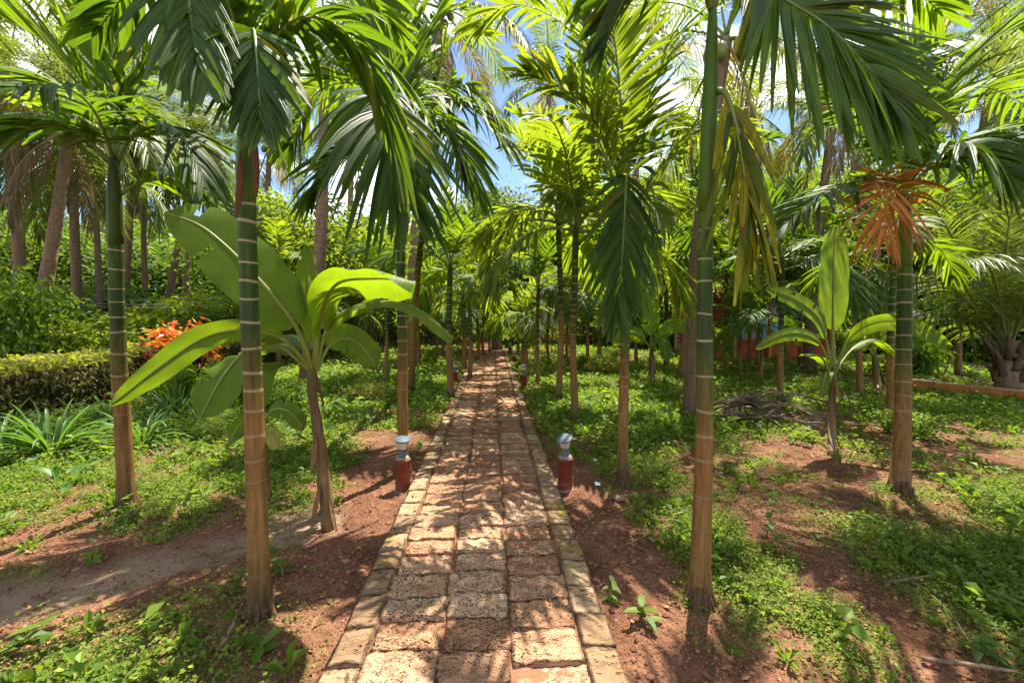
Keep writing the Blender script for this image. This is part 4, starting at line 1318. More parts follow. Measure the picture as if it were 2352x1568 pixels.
# stocky young coconut at the right edge
b = gr(2316, 912)
b[2] = 0
SC = empty('coconut_palm', b, 'stocky young coconut palm with a wide rough base at the right edge', 'palm', 'young coconut palms')
g = Geo()
P = np.array([[0, 0, -.05], [0, 0, .15], [.01, 0, .45], [.02, 0, .75], [.03, 0, 1.05]])
add_tube(g, smooth_path(P, 12), np.interp(np.linspace(0, 1, 12), [0, .2, .6, 1], [.25, .20, .20, .12]), 12, jit=.012)
g.obj('trunk', M_COCO, SC)
g = Geo()
for k in range(16):
    a = k * 2.4
    z = .25 + .04 * k
    c_ = np.array([math.cos(a), math.sin(a), 0])
    p0 = c_ * .15 + np.array([0, 0, z])
    add_tube(g, smooth_path([p0, p0 + c_ * .06 + np.array([0, 0, .18]), p0 + c_ * rng.uniform(.15, .28) + np.array([0, 0, rng.uniform(.32, .55)])], 6), np.array([.075, .06, .05, .042, .034, .02]), 6, jit=.004)
g.obj('old_leaf_base', M_BARK, SC)
for k, (pts, dr) in enumerate([
        ([(2310, 800, 8.1), (2240, 640, 7.9), (2160, 500, 7.7), (2090, 420, 7.5), (1990, 410, 7.3)], .45),
        ([(2305, 810, 8.1), (2230, 700, 7.7), (2150, 640, 7.4), (2080, 640, 7.2), (2010, 690, 7.0)], .6),
        ([(2312, 790, 8.1), (2290, 600, 8.2), (2280, 420, 8.3), (2300, 280, 8.4)], .3),
        ([(2316, 790, 8.1), (2340, 600, 8.0), (2370, 430, 7.9), (2430, 330, 7.8)], .4),
        ([(2308, 800, 8.1), (2270, 620, 8.4), (2200, 480, 8.8), (2120, 400, 9.2)], .4),
        ([(2318, 800, 8.1), (2360, 700, 7.6), (2420, 660, 7.2), (2480, 700, 6.9)], .6),
        ([(2312, 800, 8.1), (2290, 660, 7.4), (2260, 600, 6.8), (2210, 600, 6.3)], .5),
        ([(2304, 815, 8.1), (2210, 740, 8.2), (2120, 720, 8.3), (2050, 760, 8.4)], .7),
        ([(2314, 790, 8.1), (2310, 620, 7.6), (2320, 500, 7.2), (2350, 430, 6.9)], .4)]):
    far_frond(SC, pts, G_COCO, n=88, L=.95, W=.030, droop=dr, seed=700 + k, start=.18, ang0=65, ang1=25, r0=.03, seg=4, tipw=.08, vlift=.25)

# ------------------------------------------------------------------ banana plants
def banana_leaf(root, pts, width, petiole=.25, sag=.12, seed=0, mat=None, label=None, side=None, vee=.2, n=34, wav=.03, torn=.22):
    rg = np.random.default_rng(seed)
    o0 = np.array(root.location)
    P = smooth_path([at(*p) - o0 for p in pts], n + 8)
    rad = np.interp(np.linspace(0, 1, len(P)), [0, .2, 1], [.026, .016, .004]) * (width / .35) ** .5
    leaf = add_tube(Geo(), P, rad, 7).obj('leaf', G_BANR, root)
    if label:
        leaf['label'] = label
    T = np.gradient(P, axis=0)
    T /= np.linalg.norm(T, axis=1)[:, None]
    hv = P[-1] - P[0]
    if side is None:
        hv[2] = 0
        side = np.cross(nrm(hv), _Z)
    side = nrm(np.asarray(side, float))
    i0 = int(petiole * len(P))
    m_ = len(P) - i0
    cols = 6
    V, UV = [], []
    ph = rg.uniform(0, 6.28, 4)
    for k in range(m_):
        t = k / (m_ - 1)
        p, tg = P[i0 + k], T[i0 + k]
        s = nrm(side - tg * (side @ tg))
        nn = np.cross(s, tg)
        w0 = width / 2 * np.interp(t, [0, .05, .2, .5, .8, .93, 1], [.25, .62, .92, 1, .86, .55, .06])
        for j in range(-cols, cols + 1):
            u = j / cols
            edge = 1 + wav * math.sin(9 * t + ph[0] + (1 if j > 0 else 0) * 2) * abs(u)
            z = vee * abs(u) * w0 * 1.0 - sag * (abs(u) ** 2) * width * 1.6
            z += wav * .5 * width * math.sin(26 * t + ph[1] + (2 if j > 0 else 0)) * u * u
            V.append(p + s * u * w0 * edge + nn * z + nn * .003 + np.array([0, 0, -1]) * (u * u * sag * width * .6))
            UV.append([abs(u), t])
    c = 2 * cols + 1
    F, tear = [], set()
    for sd_ in (0, 1):
        kk = 3
        while torn and kk < m_ - 2:
            kk += int(rg.integers(3, 9))
            if rg.random() < torn:
                tear.add((sd_, kk))
    for k in range(m_ - 1):
        for j in range(2 * cols):
            sd_ = 0 if j < cols else 1
            if (sd_, k) in tear and (j < 2 + k % 3 or j > 2 * cols - 3 - k % 3):
                continue
            F.append([k * c + j, k * c + j + 1, (k + 1) * c + j + 1, (k + 1) * c + j])
    g = Geo().add(V, F, UV)
    g.obj('blade', mat or M_BANLEAF, leaf)
    return leaf


# banana blade: fine parallel veins across, from the midrib out
M_BANLEAF = G_BAN
nn_ = G_BAN.node_tree
uvn = nn_.nodes.new('ShaderNodeUVMap')
spn = nn_.nodes.new('ShaderNodeSeparateXYZ')
nn_.links.new(uvn.outputs[0], spn.inputs[0])
wv_ = mth(nn_, 'SINE', mth(nn_, 'ADD', mth(nn_, 'MULTIPLY', spn.outputs['Y'], 420.0), mth(nn_, 'MULTIPLY', spn.outputs['X'], -14.0)))
bpn = nn_.nodes.new('ShaderNodeBump')
bpn.inputs['Strength'].default_value = .25
bpn.inputs['Distance'].default_value = .004
nn_.links.new(wv_, bpn.inputs['Height'])
for x in nn_.nodes:
    if x.type == 'BSDF_PRINCIPLED':
        nn_.links.new(bpn.outputs[0], x.inputs['Normal'])


def banana_stem(base, pts, r0, r1, label, group='banana plants'):
    base = np.array([base[0], base[1], float(gz(np.array(base[0]), np.array(base[1]))) - .02])
    root = empty('banana_plant', base, label, 'banana plant', group)
    P = smooth_path([np.zeros(3)] + [p - base for p in pts], 16)
    g = add_tube(Geo(), P, np.interp(np.linspace(0, 1, 16), [0, .08, .6, 1], [r0 * 1.25, r0, (r0 + r1) / 2, r1]), 12, jit=r0 * .06)
    g.obj('stem', M_BANSTEM, root)
    if r0 > .03:
        sh_ = Geo()
        for k in range(9):
            t_ = rng.uniform(.15, .95)
            q = P[int(t_ * 15)]
            a_ = rng.uniform(0, 6.28)
            d_ = nrm(np.array([math.cos(a_) * .35, math.sin(a_) * .35, -1]))
            p_ = q + np.array([math.cos(a_), math.sin(a_), 0]) * r0 * .95
            V_, F_, U_ = leaflet(p_, d_, np.array([-math.sin(a_), math.cos(a_), 0]), rng.uniform(.15, .34), r0 * rng.uniform(.5, 1.0), rng.uniform(.0, .2), 5, .3, .2)
            sh_.add(V_, F_, U_)
        sh_.obj('dry_sheath', M_SHEATH, root)
    return root


b = gr(756, 1206)
BL = banana_stem(b, [at(735, 1020, 3.2), at(716, 890, 3.2), at(722, 800, 3.2)], .047, .030, 'large banana plant left of the path with huge light green leaves')
banana_leaf(BL, [(718, 850, 3.2), (680, 750, 3.1), (591, 638, 3.0), (475, 528, 2.95), (378, 487, 2.9)], .44, .24, .02, 1, side=(.5, .55, .7), vee=.05, label='broad upright leaf reaching far left')
banana_leaf(BL, [(712, 846, 3.2), (650, 780, 2.95), (560, 758, 2.75), (470, 775, 2.6), (370, 840, 2.5), (255, 930, 2.4)], .155, .26, .05, 2, label='long drooping leaf with a wavy edge', wav=.10, side=(.3, .1, .9), torn=.15)
banana_leaf(BL, [(712, 850, 3.2), (640, 795, 3.0), (575, 800, 2.85), (515, 860, 2.75), (462, 955, 2.7)], .30, .36, .05, 3, wav=.06, side=(.75, .1, .55))
banana_leaf(BL, [(722, 843, 3.2), (735, 740, 3.05), (770, 655, 2.8), (860, 640, 2.6), (955, 648, 2.45)], .36, .22, .10, 4, side=(.2, -.75, .3), wav=.06, torn=.35)
banana_leaf(BL, [(726, 846, 3.2), (760, 740, 3.15), (850, 695, 3.1), (950, 705, 3.05), (1042, 775, 3.0)], .20, .28, .15, 5, wav=.05)
banana_leaf(BL, [(720, 845, 3.2), (716, 740, 3.2), (708, 640, 3.2), (706, 563, 3.2)], .16, .22, .0, 6, side=(1, .2, 0), vee=.5, label='young upright leaf')
banana_leaf(BL, [(726, 850, 3.2), (760, 790, 3.25), (800, 778, 3.3), (835, 800, 3.3), (862, 840, 3.3)], .24, .3, .05, 7, wav=.08, side=(.4, .1, .9))
banana_leaf(BL, [(714, 850, 3.2), (670, 800, 3.4), (620, 790, 3.6), (560, 810, 3.8)], .30, .3, .1, 8, wav=.06)
banana_leaf(BL, [(718, 852, 3.2), (700, 800, 3.5), (670, 770, 3.8), (640, 790, 4.1)], .26, .3, .1, 9)
# banana sucker at its foot
b = gr(622, 1150)
BS = banana_stem(b, [at(612, 1050, 3.5), at(606, 960, 3.5)], .014, .010, 'thin banana sucker with yellow lower leaves behind the near left trunk')
banana_leaf(BS, [(606, 965, 3.5), (630, 940, 3.45), (665, 945, 3.4), (700, 985, 3.4)], .16, .2, .05, 11, side=(.3, .1, .9))
banana_leaf(BS, [(606, 975, 3.5), (570, 960, 3.45), (540, 990, 3.4), (520, 1030, 3.4)], .14, .2, .05, 12, side=(.3, .1, .9))
banana_leaf(BS, [(608, 990, 3.5), (618, 990, 3.45), (632, 1010, 3.4), (640, 1030, 3.35)], .13, .2, .05, 13, side=(.8, .1, .2), mat=G_HEDGET, label='yellowed lower leaf')
banana_leaf(BS, [(606, 965, 3.5), (596, 900, 3.6), (612, 850, 3.7), (650, 830, 3.8)], .22, .2, .05, 14)

b = gr(1911, 1046)
BR = banana_stem(b, [at(1910, 960, 4.8), at(1914, 870, 4.8), at(1915, 830, 4.8)], .042, .030, 'banana plant right of the path with one tall glowing upright leaf')
banana_leaf(BR, [(1915, 850, 4.8), (1913, 740, 4.78), (1914, 620, 4.75), (1917, 518, 4.72)], .48, .30, .0, 21, side=(1, .25, 0), vee=.04, label='tall upright leaf lit through by the sun', wav=.02)
banana_leaf(BR, [(1910, 840, 4.8), (1885, 740, 4.7), (1830, 690, 4.6), (1760, 662, 4.5)], .19, .25, .05, 22, side=(.3, .1, .9))
banana_leaf(BR, [(1908, 845, 4.8), (1880, 785, 4.7), (1830, 765, 4.55), (1780, 775, 4.4), (1738, 800, 4.3)], .15, .25, .08, 23, side=(.3, .1, .9))
banana_leaf(BR, [(1920, 850, 4.8), (1950, 780, 4.7), (2010, 742, 4.6), (2090, 745, 4.5), (2185, 795, 4.4)], .19, .25, .08, 24, side=(-.3, .1, .9))
banana_leaf(BR, [(1920, 850, 4.8), (1960, 800, 4.9), (2010, 780, 5.0), (2060, 815, 5.1)], .15, .3, .1, 25)
banana_leaf(BR, [(1908, 860, 4.8), (1890, 825, 4.7), (1870, 815, 4.6), (1840, 812, 4.5)], .18, .3, .1, 26)
banana_leaf(BR, [(1910, 870, 4.8), (1900, 855, 4.65), (1892, 870, 4.55), (1886, 910, 4.5)], .16, .25, .1, 27, side=(1, .2, 0))

b = gr(1498, 890)
B3 = banana_stem(b, [at(1497, 840, 8.9), at(1496, 790, 8.9)], .055, .04, 'small banana plant in the right lawn behind the hanging frond')
banana_leaf(B3, [(1496, 800, 8.9), (1494, 740, 8.9), (1490, 670, 8.9)], .44, .25, 0, 31, side=(1, .2, 0), vee=.1)
banana_leaf(B3, [(1498, 800, 8.9), (1520, 760, 8.8), (1560, 745, 8.7), (1600, 765, 8.6)], .32, .2, .1, 32, side=(-.3, .1, .9))
banana_leaf(B3, [(1494, 800, 8.9), (1470, 770, 8.8), (1440, 765, 8.7), (1410, 790, 8.6)], .32, .2, .1, 33, side=(.3, .1, .9))
banana_leaf(B3, [(1500, 800, 8.9), (1515, 775, 8.6), (1525, 790, 8.4), (1530, 830, 8.3)], .30, .2, .1, 34, side=(1, .2, 0))
b = gr(2017, 908)
B4 = banana_stem(b, [at(2012, 850, 8.2), at(2006, 800, 8.2)], .07, .045, 'leaning brown banana stem between two ringed palms on the right')
banana_leaf(B4, [(2006, 810, 8.2), (2000, 750, 8.2), (1994, 690, 8.2)], .42, .25, 0, 41, side=(1, .2, 0), vee=.1)
banana_leaf(B4, [(2006, 810, 8.2), (2030, 770, 8.1), (2070, 765, 8.0), (2110, 800, 7.9)], .32, .2, .1, 42, side=(-.3, .1, .9))
banana_leaf(B4, [(2006, 815, 8.2), (1985, 790, 8.1), (1960, 790, 8.0), (1935, 830, 7.9)], .3, .2, .1, 43, side=(.3, .1, .9))

# ------------------------------------------------------------------ bollard lamps
M_TERRA = solid_mat('terracotta_pipe', (0.115, 0.024, 0.013), (0.175, 0.042, 0.022), 9, 0.7, 0.1, 0.2)
n_t = M_TERRA.node_tree
geo_t = n_t.nodes.new('ShaderNodeNewGeometry')
sep_t = n_t.nodes.new('ShaderNodeSeparateXYZ')
n_t.links.new(geo_t.outputs['Position'], sep_t.inputs[0])
noi_t = n_t.nodes.new('ShaderNodeTexNoise')
noi_t.inputs['Scale'].default_value = 26
noi_t.inputs['Detail'].default_value = 5
n_t.links.new(geo_t.outputs['Position'], noi_t.inputs['Vector'])
spl = mth(n_t, 'MULTIPLY', mth(n_t, 'SUBTRACT', mth(n_t, 'ADD', noi_t.outputs['Fac'], -0.36), mth(n_t, 'MULTIPLY', sep_t.outputs['Z'], 1.6)), 5.0, True)
pb_t = [x for x in n_t.nodes if x.type == 'BSDF_PRINCIPLED'][0]
old_t = pb_t.inputs['Base Color'].links[0].from_socket
n_t.links.new(mixc(n_t, spl, old_t, (0.17, 0.085, 0.05)), pb_t.inputs['Base Color'])
M_COLLAR = solid_mat('cement_collar', (0.14, 0.11, 0.09), (0.22, 0.18, 0.15), 14, 0.8, 0.2, 0.2)
M_NECK = solid_mat('dark_lamp_neck', (0.03, 0.04, 0.04), (0.06, 0.07, 0.07), 14, 0.4, 0.0, 0.5)
M_SHADE = solid_mat('frosted_shade', (0.42, 0.34, 0.22), (0.54, 0.45, 0.31), 20, 0.4, 0.0, 0.5)
M_CAPM = solid_mat('grey_lamp_cap', (0.055, 0.075, 0.095), (0.09, 0.115, 0.14), 16, 0.6, 0.0, 0.2)


def bollard(x, y, tilt, label, lean=0):
    z = float(gz(np.array(x), np.array(y)))
    root = empty('path_lamp', (x, y, z), label, 'path lamp', 'red path lamps along the kerbs', rz=rng.uniform(0, 6))
    root.rotation_euler = (lean, lean * .5, 0)
    g = Geo()
    add_lathe(g, [(.067, -.1), (.0665, .268), (.071, .270), (.071, .286), (.060, .292), (.0, .292)], 24).obj('post', M_TERRA, root)
    g = Geo()
    add_lathe(g, [(.082, -.06), (.080, .006), (.072, .014), (.060, .016)], 14).obj('foot', M_COLLAR, root)
    g = Geo()
    add_lathe(g, [(.062, .290), (.058, .305), (.046, .315), (.0, .316)], 20).obj('collar', M_COLLAR, root)
    g = Geo()
    add_lathe(g, [(.038, .312), (.038, .385), (.0, .386)], 20).obj('lamp_neck', M_NECK, root)
    g = Geo()
    add_lathe(g, [(.036, .383), (.042, .40), (.050, .43), (.068, .462), (.0, .463)], 24)
    for V_ in g.V:
        V_[:, 2] -= .385
    sh = g.obj('lamp_shade', M_SHADE, root)
    sh.location = (0, 0, .385)
    sh.rotation_euler = tilt
    g = Geo()
    cpz = add_lathe(g, [(.0, -.003), (.072, -.003), (.074, .004), (.070, .010), (.0, .014)], 24).obj('cap', M_CAPM, sh)
    cpz.location = (0, 0, .081)
    cpz.rotation_euler = (tilt[0] * .4, tilt[1] * .4, 0)
    return root


BOL = [((940, 1122), (.10, .05, 0), 'left near red path lamp with dark neck and flared white shade'),
       ((1277, 1126), (.20, -.16, 0), 'right near red path lamp with its grey cap tilted'),
       ((1053, 884), (.1, .05, 0), 'second red path lamp on the left, between two palm trunks'),
       ((1195, 893), (.1, .05, 0), 'second red path lamp on the right, beside the kerb'),
       ((1085, 842), (.05, .0, 0), 'third red path lamp on the left, half behind a palm'),
       ((1173, 840), (.05, .0, 0), 'third red path lamp on the right'),
       ((1096, 816), (.05, .0, 0), 'farthest red path lamp on the left'),
       ((1163, 816), (.05, .0, 0), 'farthest red path lamp on the right')]
for (px, py), tl, lab in BOL:
    p = gr(px, py)
    x = min(p[0], PX0 - .068) if p[0] < 0 else max(p[0], PX1 + .068)
    bollard(x, p[1], tl, lab)

# ------------------------------------------------------------------ broadleaf foliage helpers
def leaf_cloud(g, C, L, W, mat=0, up=.35, seed=0, droop=.15):
    """leaves (folded rhombs) at the points C; L may be an array"""
    rg = np.random.default_rng(seed)
    n = len(C)
    L = np.broadcast_to(L, (n,)) * rg.uniform(.65, 1.35, n)
    a = rg.uniform(0, 6.28, n)
    e = rg.normal(-.15, .55, n)
    d = np.stack([np.cos(a) * np.cos(e), np.sin(a) * np.cos(e), np.sin(e)], -1)
    nn = rg.normal(0, 1, (n, 3)) * .7 + np.array([0, 0, up * 2.4])
    s = np.cross(nn, d)
    s /= np.linalg.norm(s, axis=1)[:, None] + 1e-9
    Wd = L * W
    mid = C + d * L[:, None] * .45 + np.array([0, 0, .08]) * L[:, None]
    tip = C + d * L[:, None] + np.array([0, 0, -droop]) * L[:, None]
    V = np.stack([C, mid + s * Wd[:, None], tip, mid - s * Wd[:, None]], 1).reshape(-1, 3)
    F = np.arange(n * 4).reshape(n, 4)
    UV = np.tile(np.array([[.5, 0], [0, .5], [.5, 1], [1, .5]]), (n, 1))
    F = np.concatenate([F[:, [0, 1, 2]], F[:, [0, 2, 3]]])
    return g.add(V, F, UV, mat)


def clumps(n_cl, per, spread, rad, seed, flat=.7, shell=True):
    """points gathered into clumps; spread = (rx, ry, rz) of the crown, centred at origin"""
    rg = np.random.default_rng(seed)
    v = rg.normal(0, 1, (n_cl, 3))
    v /= np.linalg.norm(v, axis=1)[:, None]
    rr = rg.uniform(.45, 1.0, (n_cl, 1)) if shell else rg.uniform(0, 1, (n_cl, 1)) ** .5
    cc = v * rr * np.array(spread)
    out = []
    for c in cc:
        k = int(per * rg.uniform(.5, 1.5))
        q = rg.normal(0, 1, (k, 3)) * np.array([1, 1, flat]) * rad * rg.uniform(.6, 1.3) * .55
        out.append(c + q)
    return np.concatenate(out), cc


TREES = []
for kind, mat in enumerate((G_TREE_Y, G_TREE_M, G_TREE_D, G_TREE_B)):
    pts, cc = clumps(80, 170, (2.4, 2.4, 2.4), .95, 800 + kind, .6)
    g = Geo()
    leaf_cloud(g, pts, .17 if kind != 3 else .13, .26, 0, .35, 810 + kind)
    cm = g.mesh('crown', mat, False)
    tg_ = Geo()
    add_tube(tg_, smooth_path([[0, 0, -3.9], [.1, .05, -2.4], [-.05, .1, -1.2], [0, 0, .4]], 12), np.interp(np.linspace(0, 1, 12), [0, 1], [.16, .07]), 8)
    for c in cc[:14]:
        add_tube(tg_, smooth_path([[0, 0, -1.9 + rng.uniform(0, 1.5)], c * .5 + np.array([0, 0, -.4]), c], 7), np.interp(np.linspace(0, 1, 7), [0, 1], [.07, .012]), 5)
    TREES.append((cm, tg_.mesh('trunk', M_BARK)))


def tree(px, topy, Y, width, kind, label, group='trees behind the garden'):
    p = at(px, topy, Y)
    H = p[2]
    root = empty('tree', (p[0], Y, 0), label, 'tree', group, rz=rng.uniform(0, 6.28))
    cm, tm = TREES[kind]
    sz = H / 6.3
    sx = width / 4.8
    for nm, me in (('crown', cm), ('trunk', tm)):
        o = link(nm, me, root)
        o.location = (0, 0, 3.85 * sz)
        o.scale = (sx, sx, sz)
    return root


TR = [
    (20, 470, 19, 7, 2, 'dark broadleaf tree at the left edge behind the coconut trunks'),
    (150, 520, 24, 8, 1, 'green broadleaf tree behind the second coconut trunk'),
    (300, 545, 27, 8, 2, 'dark broadleaf tree in the left distance below the sky gap'),
    (420, 540, 23, 7, 2, 'spreading dark tree behind the tips of the big banana leaf'),
    (540, 560, 28, 8, 1, 'pale green tree in the distance behind the near left trunk'),
    (635, 455, 14, 4.2, 0, 'light leafy tree close behind the left banana plant'),
    (770, 470, 16, 5, 0, 'yellow green tree behind the drooping left fronds'),
    (880, 500, 21, 6, 1, 'broadleaf tree behind the ringed trunk at the left lamp'),
    (1000, 520, 23, 6, 0, 'yellow green tree left of the path end'),
    (1115, 428, 31, 7, 3, 'bronze topped tree against the sky above the path'),
    (1230, 470, 27, 7, 2, 'dark tree right of the path end'),
    (1340, 430, 25, 7, 0, 'yellow green tree behind the right row of palms'),
    (1480, 380, 23, 7, 1, 'green tree behind the hanging frond'),
    (1620, 350, 24, 7, 2, 'dark tree behind the nearest right trunk'),
    (1760, 380, 22, 6, 0, 'light tree behind the red house'),
    (1880, 360, 26, 7, 1, 'tree behind the blue house wall'),
    (2010, 390, 20, 6, 2, 'dark tree behind the palm with the dead frond'),
    (2130, 360, 24, 7, 1, 'green tree left of the stocky coconut'),
    (2260, 360, 20, 6, 2, 'dark tree behind the stocky coconut'),
    (2390, 370, 17, 6, 1, 'tree at the right edge behind the coconut fronds'),
    (700, 560, 30, 8, 2, 'dark distant tree between the left trunks'),
    (-120, 470, 17, 6, 1, 'tree outside the left edge of the view'),
]
for a in TR:
    tree(*a)

# distant woodland mass
rg = np.random.default_rng(5)
n_ = 42000
th = rg.uniform(-1.15, 1.2, n_)
dist = rg.uniform(32, 46, n_)
x = np.sin(th) * dist
y = np.cos(th) * dist
hm = 2.0 + 8.0 * fbm(x * .22, y * .22, 33, 3) + (3 * vnoise(x * .6, y * .6, 3) - 1.5)
z = hm * rg.random(n_) ** .6
g = leaf_cloud(Geo(), np.stack([x, y, z], -1), .55, .34, 0, .35, 6)
tag(g.obj('woodland', G_TREE_M, smooth=False), 'far wood of mixed trees closing the view behind the garden', 'woodland', kind='stuff')

SHR = []
for kind, (mat, cl, per, ll, ww) in enumerate([(G_TREE_Y, 26, 70, .13, .28), (G_TREE_M, 26, 80, .11, .26), (G_TREE_D, 22, 70, .16, .30), (G_HEDGET, 22, 70, .12, .22), (G_TREE_M, 18, 60, .26, .16)]):
    pts, cc = clumps(cl, per, (.75, .75, .62), .34, 900 + kind, .8)
    pts[:, 2] += .72
    pts[:, 2] = np.abs(pts[:, 2]) + .03
    fo = leaf_cloud(Geo(), pts, ll, ww, 0, .4, 910 + kind, .3).mesh('foliage', mat, False)
    g = Geo()
    for c in cc[:9]:
        add_tube(g, smooth_path([[0, 0, -.05], c * np.array([.4, .4, .3]) + np.array([0, 0, .3]), c + np.array([0, 0, .72])], 6), np.interp(np.linspace(0, 1, 6), [0, 1], [.025, .006]), 5)
    SHR.append((fo, g.mesh('stems', M_BARK)))


def shrub(x, y, h, wd, kind, label, group='garden shrubs'):
    root = empty('shrub', (x, y, 0), label, 'shrub', group, rz=rng.uniform(0, 6.28))
    for nm, me in zip(('foliage', 'stems'), SHR[kind]):
        o = link(nm, me, root)
        o.scale = (wd / 1.7, wd / 1.7, h / 1.45)
    return root


HEDGE_X = -7.0
behind = 'bushes beyond the hedge'
SL = [
    # px, top py, Y, width, kind, label, group
    (-30, 590, 9.5, 2.4, 1, 'tall ferny bush at the left edge beyond the hedge', behind),
    (30, 640, 11, 2.4, 1, 'green bush under the first coconut palm', behind),
    (120, 690, 12, 2.6, 2, 'dark bush beside the thick coconut trunk', behind),
    (210, 720, 11, 2.2, 0, 'yellow green bush between the coconut trunks', behind),
    (160, 640, 16, 3.4, 1, 'mid green thicket further behind the coconut trunks', behind),
    (250, 660, 15, 3.0, 2, 'dark thicket beside the left ringed trunk', behind),
    (330, 690, 14, 2.6, 0, 'light bush above the red croton', behind),
    (400, 680, 17, 3.2, 1, 'feathery green bush right of the croton', behind),
    (470, 660, 16, 3.0, 0, 'sunlit yellow green bush behind the banana leaf', behind),
    (540, 680, 15, 2.8, 1, 'green bush behind the near left trunk', behind),
    (500, 720, 12.5, 2.2, 2, 'dark leafy bush at the hedge behind the drooping leaf', behind),
    (600, 700, 16, 3.0, 0, 'bright bush at the far hedge end', behind),
    (690, 690, 17, 3.0, 1, 'green bush beyond the banana stem', behind),
    (790, 700, 18, 3.0, 0, 'bright bush behind the thin young palm', behind),
    (860, 690, 20, 3.2, 2, 'dark bush at the back of the left lawn', 'bushes at the end of the path'),
    (930, 700, 19.5, 3.0, 0, 'yellow green bush at the back of the left lawn', 'bushes at the end of the path'),
    (1010, 690, 20, 3.0, 1, 'bush behind the pale palm at the path end', 'bushes at the end of the path'),
    (1070, 700, 19.5, 2.4, 0, 'light bush left of the dark tree trunk at the path end', 'bushes at the end of the path'),
    (1165, 740, 19.2, 1.8, 4, 'grassy leaved bush right of the dark tree trunk at the path end', 'bushes at the end of the path'),
    (1205, 720, 20.5, 2.4, 1, 'green bush before the tiled house', 'bushes at the end of the path'),
    (1300, 745, 19.3, 2.0, 3, 'small yellow bush before the tiled house', 'bushes at the end of the path'),
    (1350, 690, 21, 3.0, 1, 'green bush at the corner of the tiled house', 'bushes at the end of the path'),
    (1430, 700, 19, 2.8, 0, 'bright bush behind the right lawn', 'bushes behind the right lawn'),
    (1500, 650, 18, 3.2, 1, 'leafy bush behind the small banana plant', 'bushes behind the right lawn'),
    (1570, 640, 17.5, 3.0, 0, 'bright bush left of the red house wall', 'bushes behind the right lawn'),
    (1390, 815, 10.6, 1.0, 3, 'low yellow green bush in the right lawn', 'bushes behind the right lawn'),
    (1345, 812, 11.5, .8, 1, 'small green weed bush behind the slim dark trunk', 'bushes behind the right lawn'),
    (1900, 740, 14.5, 2.2, 0, 'light bush at the blue house corner', 'bushes behind the right lawn'),
    (1960, 690, 15.5, 2.8, 1, 'green bush behind the upright banana leaf', 'bushes behind the right lawn'),
    (2040, 660, 15, 3.0, 2, 'dark bush behind the palm with the dead frond', 'bushes behind the right lawn'),
    (2130, 680, 14, 3.0, 2, 'dark thicket left of the stocky coconut', 'bushes behind the right lawn'),
    (2220, 660, 13.5, 3.0, 1, 'green thicket behind the stocky coconut', 'bushes behind the right lawn'),
    (2330, 640, 13, 3.0, 2, 'dark thicket at the right edge', 'bushes behind the right lawn'),
    (2110, 730, 10.0, 1.3, 4, 'light bush with long leaves behind the terracotta kerb', 'bushes behind the right lawn'),
    (1640, 720, 16.8, 2.0, 2, 'dark bush against the red house', 'bushes behind the right lawn'),
]
for px, ty, Y, wd, kind, lab, grp in SL:
    p = at(px, ty, Y)
    shrub(p[0], Y, p[2], wd, kind, lab, grp)

# dark tree trunk at the path end
p = gr(1141, 803)
root = empty('tree', (p[0], p[1], 0), 'dark straight tree trunk closing the end of the path', 'tree', 'trees behind the garden')
g = Geo()
add_tube(g, smooth_path([[0, 0, -.1], [-.03, 0, 1.0], [.06, 0, 2.0], [-.02, 0, 3.4], [.1, 0, 5.0]], 16), np.interp(np.linspace(0, 1, 16), [0, .1, 1], [.26, .19, .10]), 10, jit=.012)
for k in range(6):
    a = k * 1.1
    add_tube(g, smooth_path([[0, 0, 2.4 + .4 * k], [math.cos(a) * .6, math.sin(a) * .6, 3.1 + .4 * k], [math.cos(a) * 1.3, math.sin(a) * 1.3, 3.4 + .45 * k]], 6), np.interp(np.linspace(0, 1, 6), [0, 1], [.07, .02]), 6)
g.obj('trunk', M_BARK, root)
pts, _ = clumps(40, 120, (1.9, 1.9, 1.4), .8, 77, .6)
leaf_cloud(Geo(), pts + np.array([0, 0, 5.0]), .18, .28, 0, .35, 78).obj('crown', G_TREE_M, root, False)

# ------------------------------------------------------------------ hedge
hy0, hy1 = 3.2, 16.5
root = empty('hedge', (HEDGE_X, (hy0 + hy1) / 2, 0), 'long clipped brown green hedge along the left side', 'hedge')
g = Geo()
yy = np.linspace(hy0, hy1, 40) - (hy0 + hy1) / 2
prof = np.array([[-.52, -.05], [-.56, .5], [-.50, .78], [0, .82], [.50, .76], [.56, .45], [.50, -.05]])
V, F = [], []
for y_ in yy:
    for q in prof:
        V.append([q[0] * .86 + rng.normal(0, .02), y_, q[1] * .98 + rng.normal(0, .02)])
k_ = len(prof)
for a in range(len(yy) - 1):
    for c in range(k_ - 1):
        F.append([a * k_ + c, a * k_ + c + 1, (a + 1) * k_ + c + 1, (a + 1) * k_ + c])
F += [[0, 1, 2, 3], [0, 3, 5, 6]]
M_TWIG = solid_mat('hedge_twigs', (0.025, 0.018, 0.010), (0.075, 0.055, 0.03), 30, 0.95, 0.8, 0.1, dist=.03)
g.add(V, F).obj('twig_mass', M_TWIG, root)
rg = np.random.default_rng(91)
n_ = 24000
yl = rg.uniform(hy0, hy1, n_) ** 1.0 - (hy0 + hy1) / 2
t = rg.uniform(0, 1, n_)
xl = np.where(t < .58, .52 + rg.normal(0, .04, n_), rg.uniform(-.5, .55, n_))
zl = np.where(t < .58, rg.uniform(0, .82, n_), .84 + rg.normal(0, .03, n_))
top_ = zl > .74
bumps = .16 * (fbm(yl * 2.1, zl * 3, 4, 3) - .35)
C = np.stack([xl + bumps, yl, zl * (1 + .16 * (fbm(yl * 1.3, xl * 2, 8, 3) - .45))], -1)
